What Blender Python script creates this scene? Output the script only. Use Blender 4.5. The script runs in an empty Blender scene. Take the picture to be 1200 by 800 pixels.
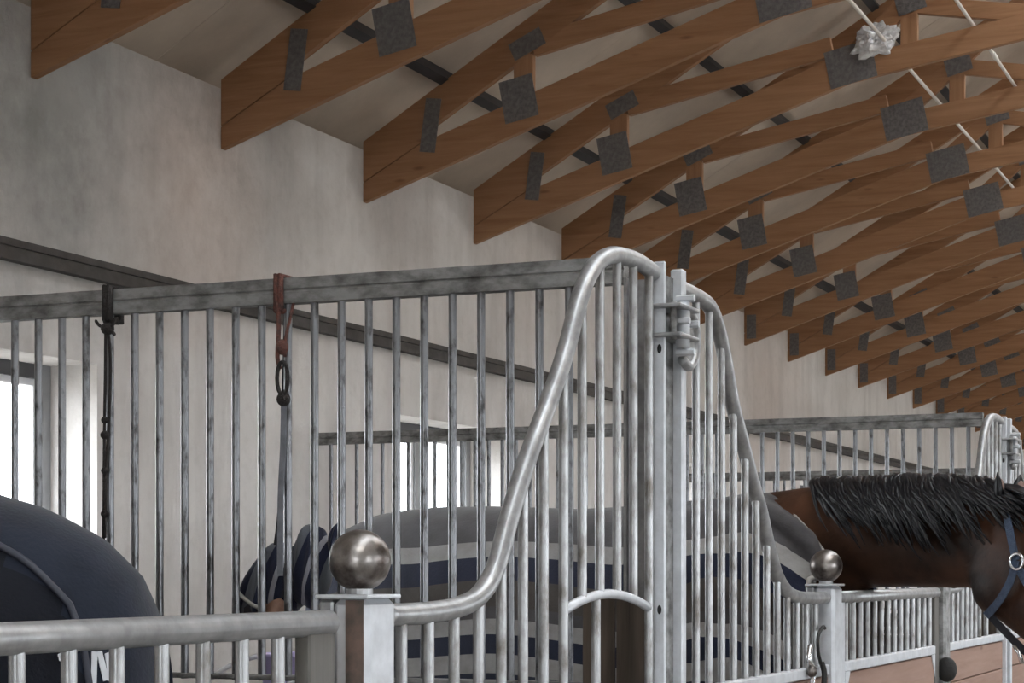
import bpy, bmesh, math, random
from mathutils import Vector, Matrix
from mathutils.bvhtree import BVHTree
from mathutils import noise as mnoise

random.seed(7)
S = bpy.context.scene
C = S.collection
PI = math.pi

# ------------------------------------------------------------------ camera
# world: X runs along the aisle, Y towards the window wall, Z up
TH = math.atan(980 / 2322)
cam_d = bpy.data.cameras.new('camera')
cam = bpy.data.objects.new('camera', cam_d)
C.objects.link(cam)
cam.location = (0, 0, 1.43)
cam.rotation_euler = (PI / 2, 0, TH - PI / 2)
cam_d.sensor_width = 36
cam_d.lens = 2322 / 1200 * 36
cam_d.shift_y = 270 / 1200
cam_d.clip_start = 0.05
cam_d.clip_end = 200
S.camera = cam

# ------------------------------------------------------------------ world, lights, exposure
SKY = 9.0
world = bpy.data.worlds.new('overcast_sky')
S.world = world
world.use_nodes = True
bgn = world.node_tree.nodes['Background']
bgn.inputs['Color'].default_value = (0.90, 0.95, 1.0, 1)
bgn.inputs['Strength'].default_value = SKY

def area(name, loc, rot, sx, sy, power, col=(1, 1, 1)):
    d = bpy.data.lights.new(name, 'AREA')
    d.shape = 'RECTANGLE'
    d.size, d.size_y, d.energy, d.color = sx, sy, power, col
    o = bpy.data.objects.new(name, d)
    o.location = loc
    o.rotation_euler = rot
    C.objects.link(o)
    return o

# daylight comes from this sky alone: through the ridge light, the windows of both walls and the open door
# behind the camera (portals only guide the sampling, they give no light of their own)
def portal(loc, rot, sx, sy):
    o = area('sky_portal', loc, rot, sx, sy, 1)
    o.data.cycles.is_portal = True
portal((-7.15, -0.2, 1.2), (0, -PI / 2, 0), 2.4, 3.2)
portal((16.5, 0, 7.2), (0, 0, 0), 46, 1.3)
for px_ in (6.65, 11.3, 15.95, 20.6):
    portal((px_, 5.55, 1.86), (-PI / 2, 0, 0), 1.6, 1.0)
for k_ in range(9):
    portal((-1.0 + 4.65 * k_, -5.58, 1.9), (PI / 2, 0, 0), 2.4, 1.2)

S.view_settings.view_transform = 'Standard'
S.view_settings.look = 'None'
S.view_settings.gamma = 1.0
S.view_settings.use_curve_mapping = False
S.view_settings.exposure = 0.66

# ------------------------------------------------------------------ helpers
def put(name, bm, mat=None, parent=None, smooth=False):
    me = bpy.data.meshes.new(name)
    bmesh.ops.recalc_face_normals(bm, faces=bm.faces)
    bm.to_mesh(me)
    bm.free()
    if smooth:
        for p in me.polygons:
            p.use_smooth = True
    o = bpy.data.objects.new(name, me)
    if mat:
        me.materials.append(mat)
    C.objects.link(o)
    if parent:
        o.parent = parent
    return o

def inst(name, me, parent=None, loc=(0, 0, 0), scale=(1, 1, 1), rot=(0, 0, 0)):
    o = bpy.data.objects.new(name, me)
    C.objects.link(o)
    o.location, o.scale, o.rotation_euler = loc, scale, rot
    if parent:
        o.parent = parent
    return o

def thing(name, label, cat, loc=(0, 0, 0), rz=0.0, group=None):
    o = bpy.data.objects.new(name, None)
    C.objects.link(o)
    o.location = loc
    o.rotation_euler = (0, 0, rz)
    o.empty_display_size = 0.1
    o['label'] = label
    o['category'] = cat
    if group:
        o['group'] = group
    return o

def tag(o, label, cat, group=None):
    o['label'] = label
    o['category'] = cat
    if group:
        o['group'] = group
    return o

def struct(o):
    o['kind'] = 'structure'
    return o

def dup(root, loc=None, label=None):
    def rec(o, par):
        c = o.copy()
        C.objects.link(c)
        if par is not None:
            c.parent = par
        for ch in o.children:
            rec(ch, c)
        return c
    r = rec(root, None)
    if loc is not None:
        r.location = loc
    if label:
        r['label'] = label
    return r

def abox(bm, x0, x1, y0, y1, z0, z1, bev=0.0):
    vs = [bm.verts.new((x, y, z)) for x in (x0, x1) for y in (y0, y1) for z in (z0, z1)]
    fs = [(0, 1, 3, 2), (4, 6, 7, 5), (0, 4, 5, 1), (2, 3, 7, 6), (0, 2, 6, 4), (1, 5, 7, 3)]
    faces = [bm.faces.new([vs[i] for i in f]) for f in fs]
    if bev > 0:
        es = set()
        for f in faces:
            for e in f.edges:
                es.add(e)
        bmesh.ops.bevel(bm, geom=list(es), offset=bev, segments=1, affect='EDGES')
    return bm

def boxm(x0, x1, y0, y1, z0, z1, bev=0.0):
    return abox(bmesh.new(), x0, x1, y0, y1, z0, z1, bev)

def prism(bm, pts, x0, x1):
    """polygon pts in (y,z), extruded along X"""
    a = [bm.verts.new((x0, y, z)) for y, z in pts]
    b = [bm.verts.new((x1, y, z)) for y, z in pts]
    n = len(pts)
    bm.faces.new(a)
    bm.faces.new(b[::-1])
    for i in range(n):
        bm.faces.new((a[i], b[i], b[(i + 1) % n], a[(i + 1) % n]))
    return bm

def frames(pts):
    n = len(pts)
    T = []
    for i in range(n):
        a = pts[max(0, i - 1)]
        b = pts[min(n - 1, i + 1)]
        T.append((b - a).normalized())
    up = Vector((0, 0, 1)) if abs(T[0].z) < 0.9 else Vector((0, 1, 0))
    N = [(up - T[0] * up.dot(T[0])).normalized()]
    for i in range(1, n):
        v = N[-1] - T[i] * N[-1].dot(T[i])
        N.append(v.normalized() if v.length > 1e-6 else N[-1])
    return T, N

def tube(bm, pts, r, seg=12, caps=True):
    """r: number or list; round tube through pts"""
    pts = [Vector(p) for p in pts]
    n = len(pts)
    rr = r if isinstance(r, (list, tuple)) else [r] * n
    T, N = frames(pts)
    rings = []
    for i in range(n):
        B = T[i].cross(N[i])
        rings.append([bm.verts.new(pts[i] + (N[i] * math.cos(2 * PI * k / seg) + B * math.sin(2 * PI * k / seg)) * rr[i])
                      for k in range(seg)])
    for i in range(n - 1):
        for k in range(seg):
            bm.faces.new((rings[i][k], rings[i][(k + 1) % seg], rings[i + 1][(k + 1) % seg], rings[i + 1][k]))
    if caps:
        bm.faces.new(rings[0][::-1])
        bm.faces.new(rings[-1])
    return bm

def loft(bm, secs, caps=True):
    rings = [[bm.verts.new(p) for p in s] for s in secs]
    n = len(secs[0])
    for i in range(len(rings) - 1):
        for k in range(n):
            bm.faces.new((rings[i][k], rings[i][(k + 1) % n], rings[i + 1][(k + 1) % n], rings[i + 1][k]))
    if caps:
        bm.faces.new(rings[0][::-1])
        bm.faces.new(rings[-1])
    return bm

def catmull(pts, sub=6):
    pts = [Vector(p) for p in pts]
    out = []
    n = len(pts)
    for i in range(n - 1):
        p0, p1, p2, p3 = pts[max(0, i - 1)], pts[i], pts[i + 1], pts[min(n - 1, i + 2)]
        for k in range(sub):
            t = k / sub
            out.append(0.5 * ((2 * p1) + (p2 - p0) * t + (2 * p0 - 5 * p1 + 4 * p2 - p3) * t * t + (3 * p1 - p0 - 3 * p2 + p3) * t ** 3))
    out.append(pts[-1])
    return out

def sphere(bm, c, r, u=24, v=14, sc=(1, 1, 1)):
    m = Matrix.Translation(c) @ Matrix.Diagonal((*sc, 1))
    bmesh.ops.create_uvsphere(bm, u_segments=u, v_segments=v, radius=r, matrix=m)
    return bm

def lerp(a, b, t):
    return a + (b - a) * t

def interp(tab, x):
    """tab rows sorted by first value; linear (smoothed) interpolation of the rest"""
    if x <= tab[0][0]:
        return tab[0][1:]
    for i in range(len(tab) - 1):
        if x <= tab[i + 1][0]:
            t = (x - tab[i][0]) / (tab[i + 1][0] - tab[i][0])
            return tuple(lerp(a, b, t) for a, b in zip(tab[i][1:], tab[i + 1][1:]))
    return tab[-1][1:]

# ------------------------------------------------------------------ materials
def mat(name, col, rough=0.6, metal=0.0, var=0.0, scale=8.0, stretch=(1, 1, 1), bump=0.0, bscale=60.0,
        col2=None, detail=5.0, coords='Object', spec=None, contrast=(0.35, 0.65), sheen=0.0, rvar=0.0):
    m = bpy.data.materials.new(name)
    m.use_nodes = True
    nt = m.node_tree
    b = nt.nodes['Principled BSDF']
    b.inputs['Base Color'].default_value = (*col, 1)
    b.inputs['Roughness'].default_value = rough
    b.inputs['Metallic'].default_value = metal
    if spec is not None:
        b.inputs['Specular IOR Level'].default_value = spec
    if sheen:
        b.inputs['Sheen Weight'].default_value = sheen
        b.inputs['Sheen Roughness'].default_value = 0.5
    tc = nt.nodes.new('ShaderNodeTexCoord')
    geo = nt.nodes.new('ShaderNodeNewGeometry')
    src = geo.outputs['Position'] if coords == 'World' else tc.outputs[coords]
    mp = nt.nodes.new('ShaderNodeMapping')
    mp.inputs['Scale'].default_value = stretch
    nt.links.new(src, mp.inputs['Vector'])
    if var or col2:
        nz = nt.nodes.new('ShaderNodeTexNoise')
        nz.inputs['Scale'].default_value = scale
        nz.inputs['Detail'].default_value = detail
        nz.inputs['Roughness'].default_value = 0.6
        nt.links.new(mp.outputs['Vector'], nz.inputs['Vector'])
        rp = nt.nodes.new('ShaderNodeValToRGB')
        c2 = col2 if col2 else tuple(c * (1 - var) for c in col)
        rp.color_ramp.elements[0].position = contrast[0]
        rp.color_ramp.elements[0].color = (*c2, 1)
        rp.color_ramp.elements[1].position = contrast[1]
        rp.color_ramp.elements[1].color = (*col, 1)
        nt.links.new(nz.outputs['Fac'], rp.inputs['Fac'])
        nt.links.new(rp.outputs['Color'], b.inputs['Base Color'])
        if rvar:
            mr = nt.nodes.new('ShaderNodeMapRange')
            mr.inputs['To Min'].default_value = rough + rvar
            mr.inputs['To Max'].default_value = rough - rvar
            nt.links.new(nz.outputs['Fac'], mr.inputs['Value'])
            nt.links.new(mr.outputs['Result'], b.inputs['Roughness'])
    if bump:
        n2 = nt.nodes.new('ShaderNodeTexNoise')
        n2.inputs['Scale'].default_value = bscale
        n2.inputs['Detail'].default_value = 4
        nt.links.new(mp.outputs['Vector'], n2.inputs['Vector'])
        bp = nt.nodes.new('ShaderNodeBump')
        bp.inputs['Strength'].default_value = bump
        bp.inputs['Distance'].default_value = 0.01
        nt.links.new(n2.outputs['Fac'], bp.inputs['Height'])
        nt.links.new(bp.outputs['Normal'], b.inputs['Normal'])
    return m

def wood_mat(name, light, dark, axis='Y', knots=True, rough=0.62):
    """sawn timber: streaks along the local grain axis, small knots"""
    m = bpy.data.materials.new(name)
    m.use_nodes = True
    nt = m.node_tree
    b = nt.nodes['Principled BSDF']
    b.inputs['Roughness'].default_value = rough
    b.inputs['Specular IOR Level'].default_value = 0.3
    geo = nt.nodes.new('ShaderNodeNewGeometry')
    tc = nt.nodes.new('ShaderNodeTexCoord')
    oi = nt.nodes.new('ShaderNodeObjectInfo')
    add = nt.nodes.new('ShaderNodeVectorMath')
    add.operation = 'ADD'
    sc = nt.nodes.new('ShaderNodeVectorMath')
    sc.operation = 'SCALE'
    sc.inputs['Scale'].default_value = 37.0
    comb = nt.nodes.new('ShaderNodeCombineXYZ')
    for k in range(3):
        nt.links.new(oi.outputs['Random'], comb.inputs[k])
    nt.links.new(comb.outputs[0], sc.inputs[0])
    nt.links.new(tc.outputs['Object'], add.inputs[0])
    nt.links.new(sc.outputs[0], add.inputs[1])
    mp = nt.nodes.new('ShaderNodeMapping')
    st = {'X': (0.6, 9, 9), 'Y': (9, 0.6, 9), 'Z': (9, 9, 0.6)}[axis]
    mp.inputs['Scale'].default_value = st
    nt.links.new(add.outputs[0], mp.inputs['Vector'])
    nz = nt.nodes.new('ShaderNodeTexNoise')
    nz.inputs['Scale'].default_value = 3.0
    nz.inputs['Detail'].default_value = 7
    nz.inputs['Roughness'].default_value = 0.65
    nz.inputs['Distortion'].default_value = 0.4
    nt.links.new(mp.outputs['Vector'], nz.inputs['Vector'])
    rp = nt.nodes.new('ShaderNodeValToRGB')
    rp.color_ramp.elements[0].position = 0.28
    rp.color_ramp.elements[0].color = (*dark, 1)
    rp.color_ramp.elements[1].position = 0.68
    rp.color_ramp.elements[1].color = (*light, 1)
    nt.links.new(nz.outputs['Fac'], rp.inputs['Fac'])
    out = rp.outputs['Color']
    if knots:
        mp2 = nt.nodes.new('ShaderNodeMapping')
        mp2.inputs['Scale'].default_value = {'X': (2.2, 8, 8), 'Y': (8, 2.2, 8), 'Z': (8, 8, 2.2)}[axis]
        nt.links.new(add.outputs[0], mp2.inputs['Vector'])
        vo = nt.nodes.new('ShaderNodeTexVoronoi')
        vo.inputs['Scale'].default_value = 1.0
        nt.links.new(mp2.outputs['Vector'], vo.inputs['Vector'])
        r2 = nt.nodes.new('ShaderNodeValToRGB')
        r2.color_ramp.elements[0].position = 0.03
        r2.color_ramp.elements[0].color = (0.5, 0.45, 0.42, 1)
        r2.color_ramp.elements[1].position = 0.11
        r2.color_ramp.elements[1].color = (1, 1, 1, 1)
        nt.links.new(vo.outputs['Distance'], r2.inputs['Fac'])
        mx = nt.nodes.new('ShaderNodeMix')
        mx.data_type = 'RGBA'
        mx.blend_type = 'MULTIPLY'
        mx.inputs['Factor'].default_value = 0.8
        nt.links.new(out, mx.inputs[6])
        nt.links.new(r2.outputs['Color'], mx.inputs[7])
        out = mx.outputs[2]
    nt.links.new(out, b.inputs['Base Color'])
    bp = nt.nodes.new('ShaderNodeBump')
    bp.inputs['Strength'].default_value = 0.25
    bp.inputs['Distance'].default_value = 0.004
    nt.links.new(nz.outputs['Fac'], bp.inputs['Height'])
    nt.links.new(bp.outputs['Normal'], b.inputs['Normal'])
    return m

def plaster_mat():
    """lime-washed plaster: broad blotches, grey smudges of dust and painted shade, pale streaks running down"""
    m = bpy.data.materials.new('whitewashed_plaster')
    m.use_nodes = True
    nt = m.node_tree
    b = nt.nodes['Principled BSDF']
    b.inputs['Roughness'].default_value = 0.9
    b.inputs['Specular IOR Level'].default_value = 0.15
    geo = nt.nodes.new('ShaderNodeNewGeometry')
    def noise(scale, stretch, detail=5, rough=0.6):
        mp = nt.nodes.new('ShaderNodeMapping')
        mp.inputs['Scale'].default_value = stretch
        nt.links.new(geo.outputs['Position'], mp.inputs['Vector'])
        n = nt.nodes.new('ShaderNodeTexNoise')
        n.inputs['Scale'].default_value = scale
        n.inputs['Detail'].default_value = detail
        n.inputs['Roughness'].default_value = rough
        nt.links.new(mp.outputs['Vector'], n.inputs['Vector'])
        return n
    def ramp(n, p0, c0, p1, c1):
        r = nt.nodes.new('ShaderNodeValToRGB')
        r.color_ramp.elements[0].position = p0
        r.color_ramp.elements[0].color = (*c0, 1)
        r.color_ramp.elements[1].position = p1
        r.color_ramp.elements[1].color = (*c1, 1)
        nt.links.new(n.outputs['Fac'], r.inputs['Fac'])
        return r
    def mul(a, bb, f=1.0):
        mx = nt.nodes.new('ShaderNodeMix')
        mx.data_type = 'RGBA'
        mx.blend_type = 'MULTIPLY'
        mx.inputs['Factor'].default_value = f
        nt.links.new(a, mx.inputs[6])
        nt.links.new(bb, mx.inputs[7])
        return mx.outputs[2]
    r1 = ramp(noise(1.1, (1, 1, 1), 6), 0.3, (0.60, 0.575, 0.55), 0.7, (0.74, 0.715, 0.69))
    r2 = ramp(noise(2.0, (2.2, 2.2, 0.45), 4), 0.28, (0.80, 0.79, 0.785), 0.55, (1, 1, 1))
    r3 = ramp(noise(14, (1, 1, 1), 6, 0.7), 0.25, (0.88, 0.87, 0.86), 0.5, (1, 1, 1))
    out = mul(mul(r1.outputs['Color'], r2.outputs['Color'], 0.8), r3.outputs['Color'], 0.8)
    # grey dust smudges that also paint in the upper wall's shade, a faint pinkish one, each with its own ragged outline
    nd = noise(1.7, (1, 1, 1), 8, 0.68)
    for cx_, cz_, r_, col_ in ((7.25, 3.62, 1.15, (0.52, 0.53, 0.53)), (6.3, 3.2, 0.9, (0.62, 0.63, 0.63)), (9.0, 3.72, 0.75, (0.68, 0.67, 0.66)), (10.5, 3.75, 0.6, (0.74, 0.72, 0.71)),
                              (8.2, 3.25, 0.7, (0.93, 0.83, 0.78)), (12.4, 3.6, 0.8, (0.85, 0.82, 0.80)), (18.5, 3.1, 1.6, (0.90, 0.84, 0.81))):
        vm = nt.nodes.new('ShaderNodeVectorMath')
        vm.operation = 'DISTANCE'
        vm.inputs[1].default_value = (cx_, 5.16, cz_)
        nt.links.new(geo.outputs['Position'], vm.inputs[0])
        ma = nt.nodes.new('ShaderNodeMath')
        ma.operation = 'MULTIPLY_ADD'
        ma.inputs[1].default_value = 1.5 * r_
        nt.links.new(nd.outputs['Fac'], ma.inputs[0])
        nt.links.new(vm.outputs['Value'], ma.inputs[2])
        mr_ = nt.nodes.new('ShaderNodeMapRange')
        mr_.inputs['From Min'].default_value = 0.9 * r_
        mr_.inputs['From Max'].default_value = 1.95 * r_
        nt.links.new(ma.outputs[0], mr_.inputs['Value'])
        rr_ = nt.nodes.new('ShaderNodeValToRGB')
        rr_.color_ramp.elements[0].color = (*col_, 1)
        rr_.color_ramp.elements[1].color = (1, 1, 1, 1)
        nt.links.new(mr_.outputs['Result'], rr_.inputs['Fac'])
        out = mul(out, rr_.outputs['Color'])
    nt.links.new(out, b.inputs['Base Color'])
    n4 = noise(9, (1, 1, 1), 8, 0.7)
    bp = nt.nodes.new('ShaderNodeBump')
    bp.inputs['Strength'].default_value = 0.35
    bp.inputs['Distance'].default_value = 0.02
    nt.links.new(n4.outputs['Fac'], bp.inputs['Height'])
    nt.links.new(bp.outputs['Normal'], b.inputs['Normal'])
    return m

M = {}
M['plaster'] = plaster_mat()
M['concrete'] = mat('floor_concrete', (0.27, 0.245, 0.215), 0.85, var=0.35, scale=3, bump=0.3, bscale=30)
M['wood'] = wood_mat('sawn_truss_timber', (0.37, 0.200, 0.105), (0.25, 0.125, 0.060), 'Y')
M['woodz'] = wood_mat('sawn_post_timber', (0.37, 0.200, 0.105), (0.25, 0.125, 0.060), 'Z')
M['roof'] = mat('roof_board', (0.60, 0.515, 0.43), 0.85, var=0.25, scale=1.6, bump=0.15, bscale=25, coords='World')
M['purlin'] = mat('dark_purlin_steel', (0.045, 0.045, 0.05), 0.6, 0.2, var=0.4, scale=5)
M['plate'] = mat('nail_plate_steel', (0.19, 0.18, 0.178), 0.6, 0.25, var=0.4, scale=45, bump=0.5, bscale=160, rvar=0.12)
M['galv'] = mat('galvanised_steel', (0.41, 0.415, 0.42), 0.42, 0.60, var=0.34, scale=26, bump=0.02, bscale=120, rvar=0.06)
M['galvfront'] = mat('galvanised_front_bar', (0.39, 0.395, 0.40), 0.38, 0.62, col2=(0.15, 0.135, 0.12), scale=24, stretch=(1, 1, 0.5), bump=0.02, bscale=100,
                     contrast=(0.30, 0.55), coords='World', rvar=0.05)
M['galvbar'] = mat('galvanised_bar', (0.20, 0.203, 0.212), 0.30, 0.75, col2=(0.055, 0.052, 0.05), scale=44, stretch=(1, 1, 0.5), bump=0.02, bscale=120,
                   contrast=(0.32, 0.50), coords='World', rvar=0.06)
M['galvbright'] = mat('bright_galvanised_post', (0.60, 0.62, 0.65), 0.5, 0.4, var=0.16, scale=22, bump=0.06, bscale=100, rvar=0.08)
M['galvdull'] = mat('weathered_galvanised_rail', (0.31, 0.312, 0.308), 0.55, 0.55, col2=(0.085, 0.082, 0.078), scale=19, stretch=(1, 0.7, 1.3), bump=0.25,
                    bscale=60, contrast=(0.30, 0.62), coords='World', rvar=0.1)
M['ball'] = mat('worn_ball_metal', (0.30, 0.28, 0.265), 0.36, 0.85, col2=(0.05, 0.034, 0.027), scale=20, bump=0.08, bscale=70, contrast=(0.30, 0.62), rvar=0.08)
M['rust'] = mat('rusty_steel', (0.16, 0.105, 0.085), 0.85, 0.1, col2=(0.085, 0.07, 0.06), scale=30)
M['black'] = mat('black_void', (0.006, 0.006, 0.006), 0.8)
M['rubber'] = mat('black_rubber', (0.015, 0.014, 0.013), 0.65, var=0.3, scale=40, bump=0.3)
M['wallrail'] = mat('dull_wall_rail_steel', (0.070, 0.065, 0.060), 0.6, 0.3, col2=(0.038, 0.034, 0.032), scale=10, coords='World', bump=0.1)
M['kick'] = wood_mat('dark_stall_board', (0.022, 0.017, 0.014), (0.010, 0.008, 0.007), 'Y', rough=0.7)
M['feedboard'] = wood_mat('brown_upright_board', (0.120, 0.096, 0.075), (0.050, 0.038, 0.030), 'Z', rough=0.75)
M['jamb'] = wood_mat('grey_brown_jamb', (0.165, 0.158, 0.145), (0.10, 0.096, 0.088), 'Z', knots=False, rough=0.8)
M['pinkboard'] = wood_mat('rose_brown_door_board', (0.36, 0.235, 0.185), (0.27, 0.165, 0.125), 'X', rough=0.7)
M['winframe'] = mat('grey_window_frame', (0.34, 0.35, 0.36), 0.5, 0.2, var=0.2, scale=6)
M['winframed'] = mat('dark_window_head', (0.085, 0.085, 0.09), 0.5, 0.2, var=0.2, scale=6)
M['cord'] = mat('dark_cord', (0.035, 0.030, 0.028), 0.9, var=0.4, scale=80, bump=0.6, bscale=200)
M['redcord'] = mat('rust_red_twine', (0.17, 0.062, 0.045), 0.9, col2=(0.07, 0.04, 0.035), scale=60, bump=0.6, bscale=200)
M['greystrap'] = mat('grey_strap', (0.20, 0.21, 0.235), 0.8, var=0.3, scale=30)
M['blackstrap'] = mat('black_strap', (0.010, 0.010, 0.016), 0.7)
M['leather'] = mat('tan_leather', (0.36, 0.20, 0.135), 0.6, var=0.4, scale=20)
M['lilac'] = mat('lilac_plastic', (0.60, 0.54, 0.84), 0.4, var=0.1, scale=10)
M['whiteplastic'] = mat('white_plastic', (0.80, 0.80, 0.82), 0.4, var=0.1, scale=10)
M['conduit'] = mat('white_conduit', (0.78, 0.74, 0.68), 0.5, var=0.12, scale=12)
M['crumple'] = mat('crumpled_foil_sheet', (0.80, 0.81, 0.83), 0.35, 0.25, var=0.3, scale=40)
M['coat'] = mat('bay_horse_coat', (0.098, 0.045, 0.026), 0.5, col2=(0.014, 0.0075, 0.005), scale=3.4, contrast=(0.38, 0.70), bump=0.12, bscale=90, spec=0.16)
M['mane'] = mat('black_mane_hair', (0.0065, 0.0065, 0.009), 0.40, var=0.5, scale=40, spec=0.32)
M['skin'] = mat('dark_muzzle_skin', (0.022, 0.018, 0.017), 0.6)
M['innerear'] = mat('ear_inside', (0.20, 0.13, 0.11), 0.8, var=0.4, scale=30)
M['hoof'] = mat('hoof_horn', (0.06, 0.05, 0.045), 0.5)
M['halter'] = mat('blue_halter_web', (0.055, 0.085, 0.145), 0.75, var=0.3, scale=60, bump=0.4, bscale=250)
M['binding'] = mat('pale_rug_binding', (0.42, 0.40, 0.37), 0.9, var=0.2, scale=30)
M['piping'] = mat('navy_piping', (0.030, 0.034, 0.050), 0.6)
M['letter'] = mat('white_letter_print', (0.62, 0.64, 0.67), 0.7, var=0.1, scale=30)
M['mirrorclip'] = mat('bright_clip_steel', (0.75, 0.75, 0.76), 0.25, 0.95)

def glass_mat():
    m = bpy.data.materials.new('window_glass')
    m.use_nodes = True
    nt = m.node_tree
    nt.nodes.remove(nt.nodes['Principled BSDF'])
    tr = nt.nodes.new('ShaderNodeBsdfTransparent')
    gl = nt.nodes.new('ShaderNodeBsdfGlossy')
    gl.inputs['Roughness'].default_value = 0.03
    mx = nt.nodes.new('ShaderNodeMixShader')
    mx.inputs[0].default_value = 0.06
    nt.links.new(tr.outputs[0], mx.inputs[1])
    nt.links.new(gl.outputs[0], mx.inputs[2])
    nt.links.new(mx.outputs[0], nt.nodes['Material Output'].inputs[0])
    return m
def frosted_mat():
    m = bpy.data.materials.new('translucent_ridge_sheet')
    m.use_nodes = True
    nt = m.node_tree
    nt.nodes.remove(nt.nodes['Principled BSDF'])
    tr = nt.nodes.new('ShaderNodeBsdfTransparent')
    tl = nt.nodes.new('ShaderNodeBsdfTranslucent')
    tl.inputs['Color'].default_value = (0.85, 0.86, 0.86, 1)
    mx = nt.nodes.new('ShaderNodeMixShader')
    mx.inputs[0].default_value = 0.35
    nt.links.new(tr.outputs[0], mx.inputs[1])
    nt.links.new(tl.outputs[0], mx.inputs[2])
    nt.links.new(mx.outputs[0], nt.nodes['Material Output'].inputs[0])
    return m
M['ridgelight'] = frosted_mat()
M['glass'] = glass_mat()

def uvstripe_mat(name, stops, rough=0.92, bump=0.25):
    """cloth whose lengthwise stripes follow UV.y (metres from the spine), uneven weave"""
    m = bpy.data.materials.new(name)
    m.use_nodes = True
    nt = m.node_tree
    b = nt.nodes['Principled BSDF']
    b.inputs['Roughness'].default_value = rough
    b.inputs['Specular IOR Level'].default_value = 0.2
    b.inputs['Sheen Weight'].default_value = 0.2
    tc = nt.nodes.new('ShaderNodeTexCoord')
    sep = nt.nodes.new('ShaderNodeSeparateXYZ')
    nt.links.new(tc.outputs['UV'], sep.inputs[0])
    mr = nt.nodes.new('ShaderNodeMath')
    mr.operation = 'DIVIDE'
    mr.inputs[1].default_value = stops[-1][0]
    nt.links.new(sep.outputs['Y'], mr.inputs[0])
    rp = nt.nodes.new('ShaderNodeValToRGB')
    rp.color_ramp.interpolation = 'CONSTANT'
    el = rp.color_ramp.elements
    while len(el) > 1:
        el.remove(el[-1])
    el[0].position = 0
    el[0].color = (*stops[0][1], 1)
    for p, c in stops[1:-1]:
        e = el.new(p / stops[-1][0])
        e.color = (*c, 1)
    nt.links.new(mr.outputs[0], rp.inputs['Fac'])
    nz = nt.nodes.new('ShaderNodeTexNoise')
    nz.inputs['Scale'].default_value = 14
    nz.inputs['Detail'].default_value = 6
    nt.links.new(tc.outputs['Object'], nz.inputs['Vector'])
    r2 = nt.nodes.new('ShaderNodeValToRGB')
    r2.color_ramp.elements[0].position = 0.3
    r2.color_ramp.elements[0].color = (0.62, 0.60, 0.58, 1)
    r2.color_ramp.elements[1].position = 0.6
    r2.color_ramp.elements[1].color = (1, 1, 1, 1)
    nt.links.new(nz.outputs['Fac'], r2.inputs['Fac'])
    mx = nt.nodes.new('ShaderNodeMix')
    mx.data_type = 'RGBA'
    mx.blend_type = 'MULTIPLY'
    mx.inputs['Factor'].default_value = 0.7
    nt.links.new(rp.outputs['Color'], mx.inputs[6])
    nt.links.new(r2.outputs['Color'], mx.inputs[7])
    nt.links.new(mx.outputs[2], b.inputs['Base Color'])
    n2 = nt.nodes.new('ShaderNodeTexNoise')
    n2.inputs['Scale'].default_value = 120
    nt.links.new(tc.outputs['Object'], n2.inputs['Vector'])
    bp = nt.nodes.new('ShaderNodeBump')
    bp.inputs['Strength'].default_value = bump
    bp.inputs['Distance'].default_value = 0.004
    nt.links.new(n2.outputs['Fac'], bp.inputs['Height'])
    nt.links.new(bp.outputs['Normal'], b.inputs['Normal'])
    return m

GR, LG, NV, GB = (0.072, 0.069, 0.073), (0.29, 0.285, 0.28), (0.012, 0.016, 0.036), (0.066, 0.058, 0.052)
M['plaidrug'] = uvstripe_mat('grey_navy_striped_rug', [
    (0, GR), (0.315, LG), (0.385, NV), (0.47, GB), (0.56, GR), (0.60, LG), (0.66, NV), (0.73, LG), (0.80, NV), (0.88, GB), (1.02, LG), (1.10, NV), (1.30, NV)])
M['navyrug'] = uvstripe_mat('navy_rug_two_tone_shaded', [(0, (0.0135, 0.018, 0.031)), (1.0, (0.005, 0.0062, 0.011)), (2.0, (0, 0, 0))])  # darker tone below the seam: part cloth panel, part painted shade
M['bundle'] = uvstripe_mat('dark_striped_cloth', [
    (0, (0.10, 0.11, 0.125)), (0.03, (0.015, 0.018, 0.04)), (0.055, (0.32, 0.32, 0.36)), (0.07, (0.02, 0.024, 0.05)), (0.105, (0.12, 0.13, 0.15)),
    (0.14, (0.015, 0.018, 0.04)), (0.165, (0.30, 0.31, 0.36)), (0.18, (0.03, 0.034, 0.06)), (0.215, (0.11, 0.12, 0.14)), (0.4, (0, 0, 0))])

# ------------------------------------------------------------------ building shell
W = 5.16           # inner face of the window wall
X0, X1 = -7.0, 40.0
DIV0, PER = 4.525, 5.025   # centre of the first front joint, stall pitch
ROOF_S = 0.585
def roof_z(y):
    return 3.90 + ROOF_S * (5.187 - abs(y))

bm = boxm(X0 - 0.5, X1, -5.6, 5.6, -0.2, 0.0)
struct(put('floor', bm, M['concrete']))

WINS = [(5.85, 7.45), (10.5, 12.1), (15.15, 16.75), (19.8, 21.4)]
WZ0, WZ1 = 1.35, 2.36

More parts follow.
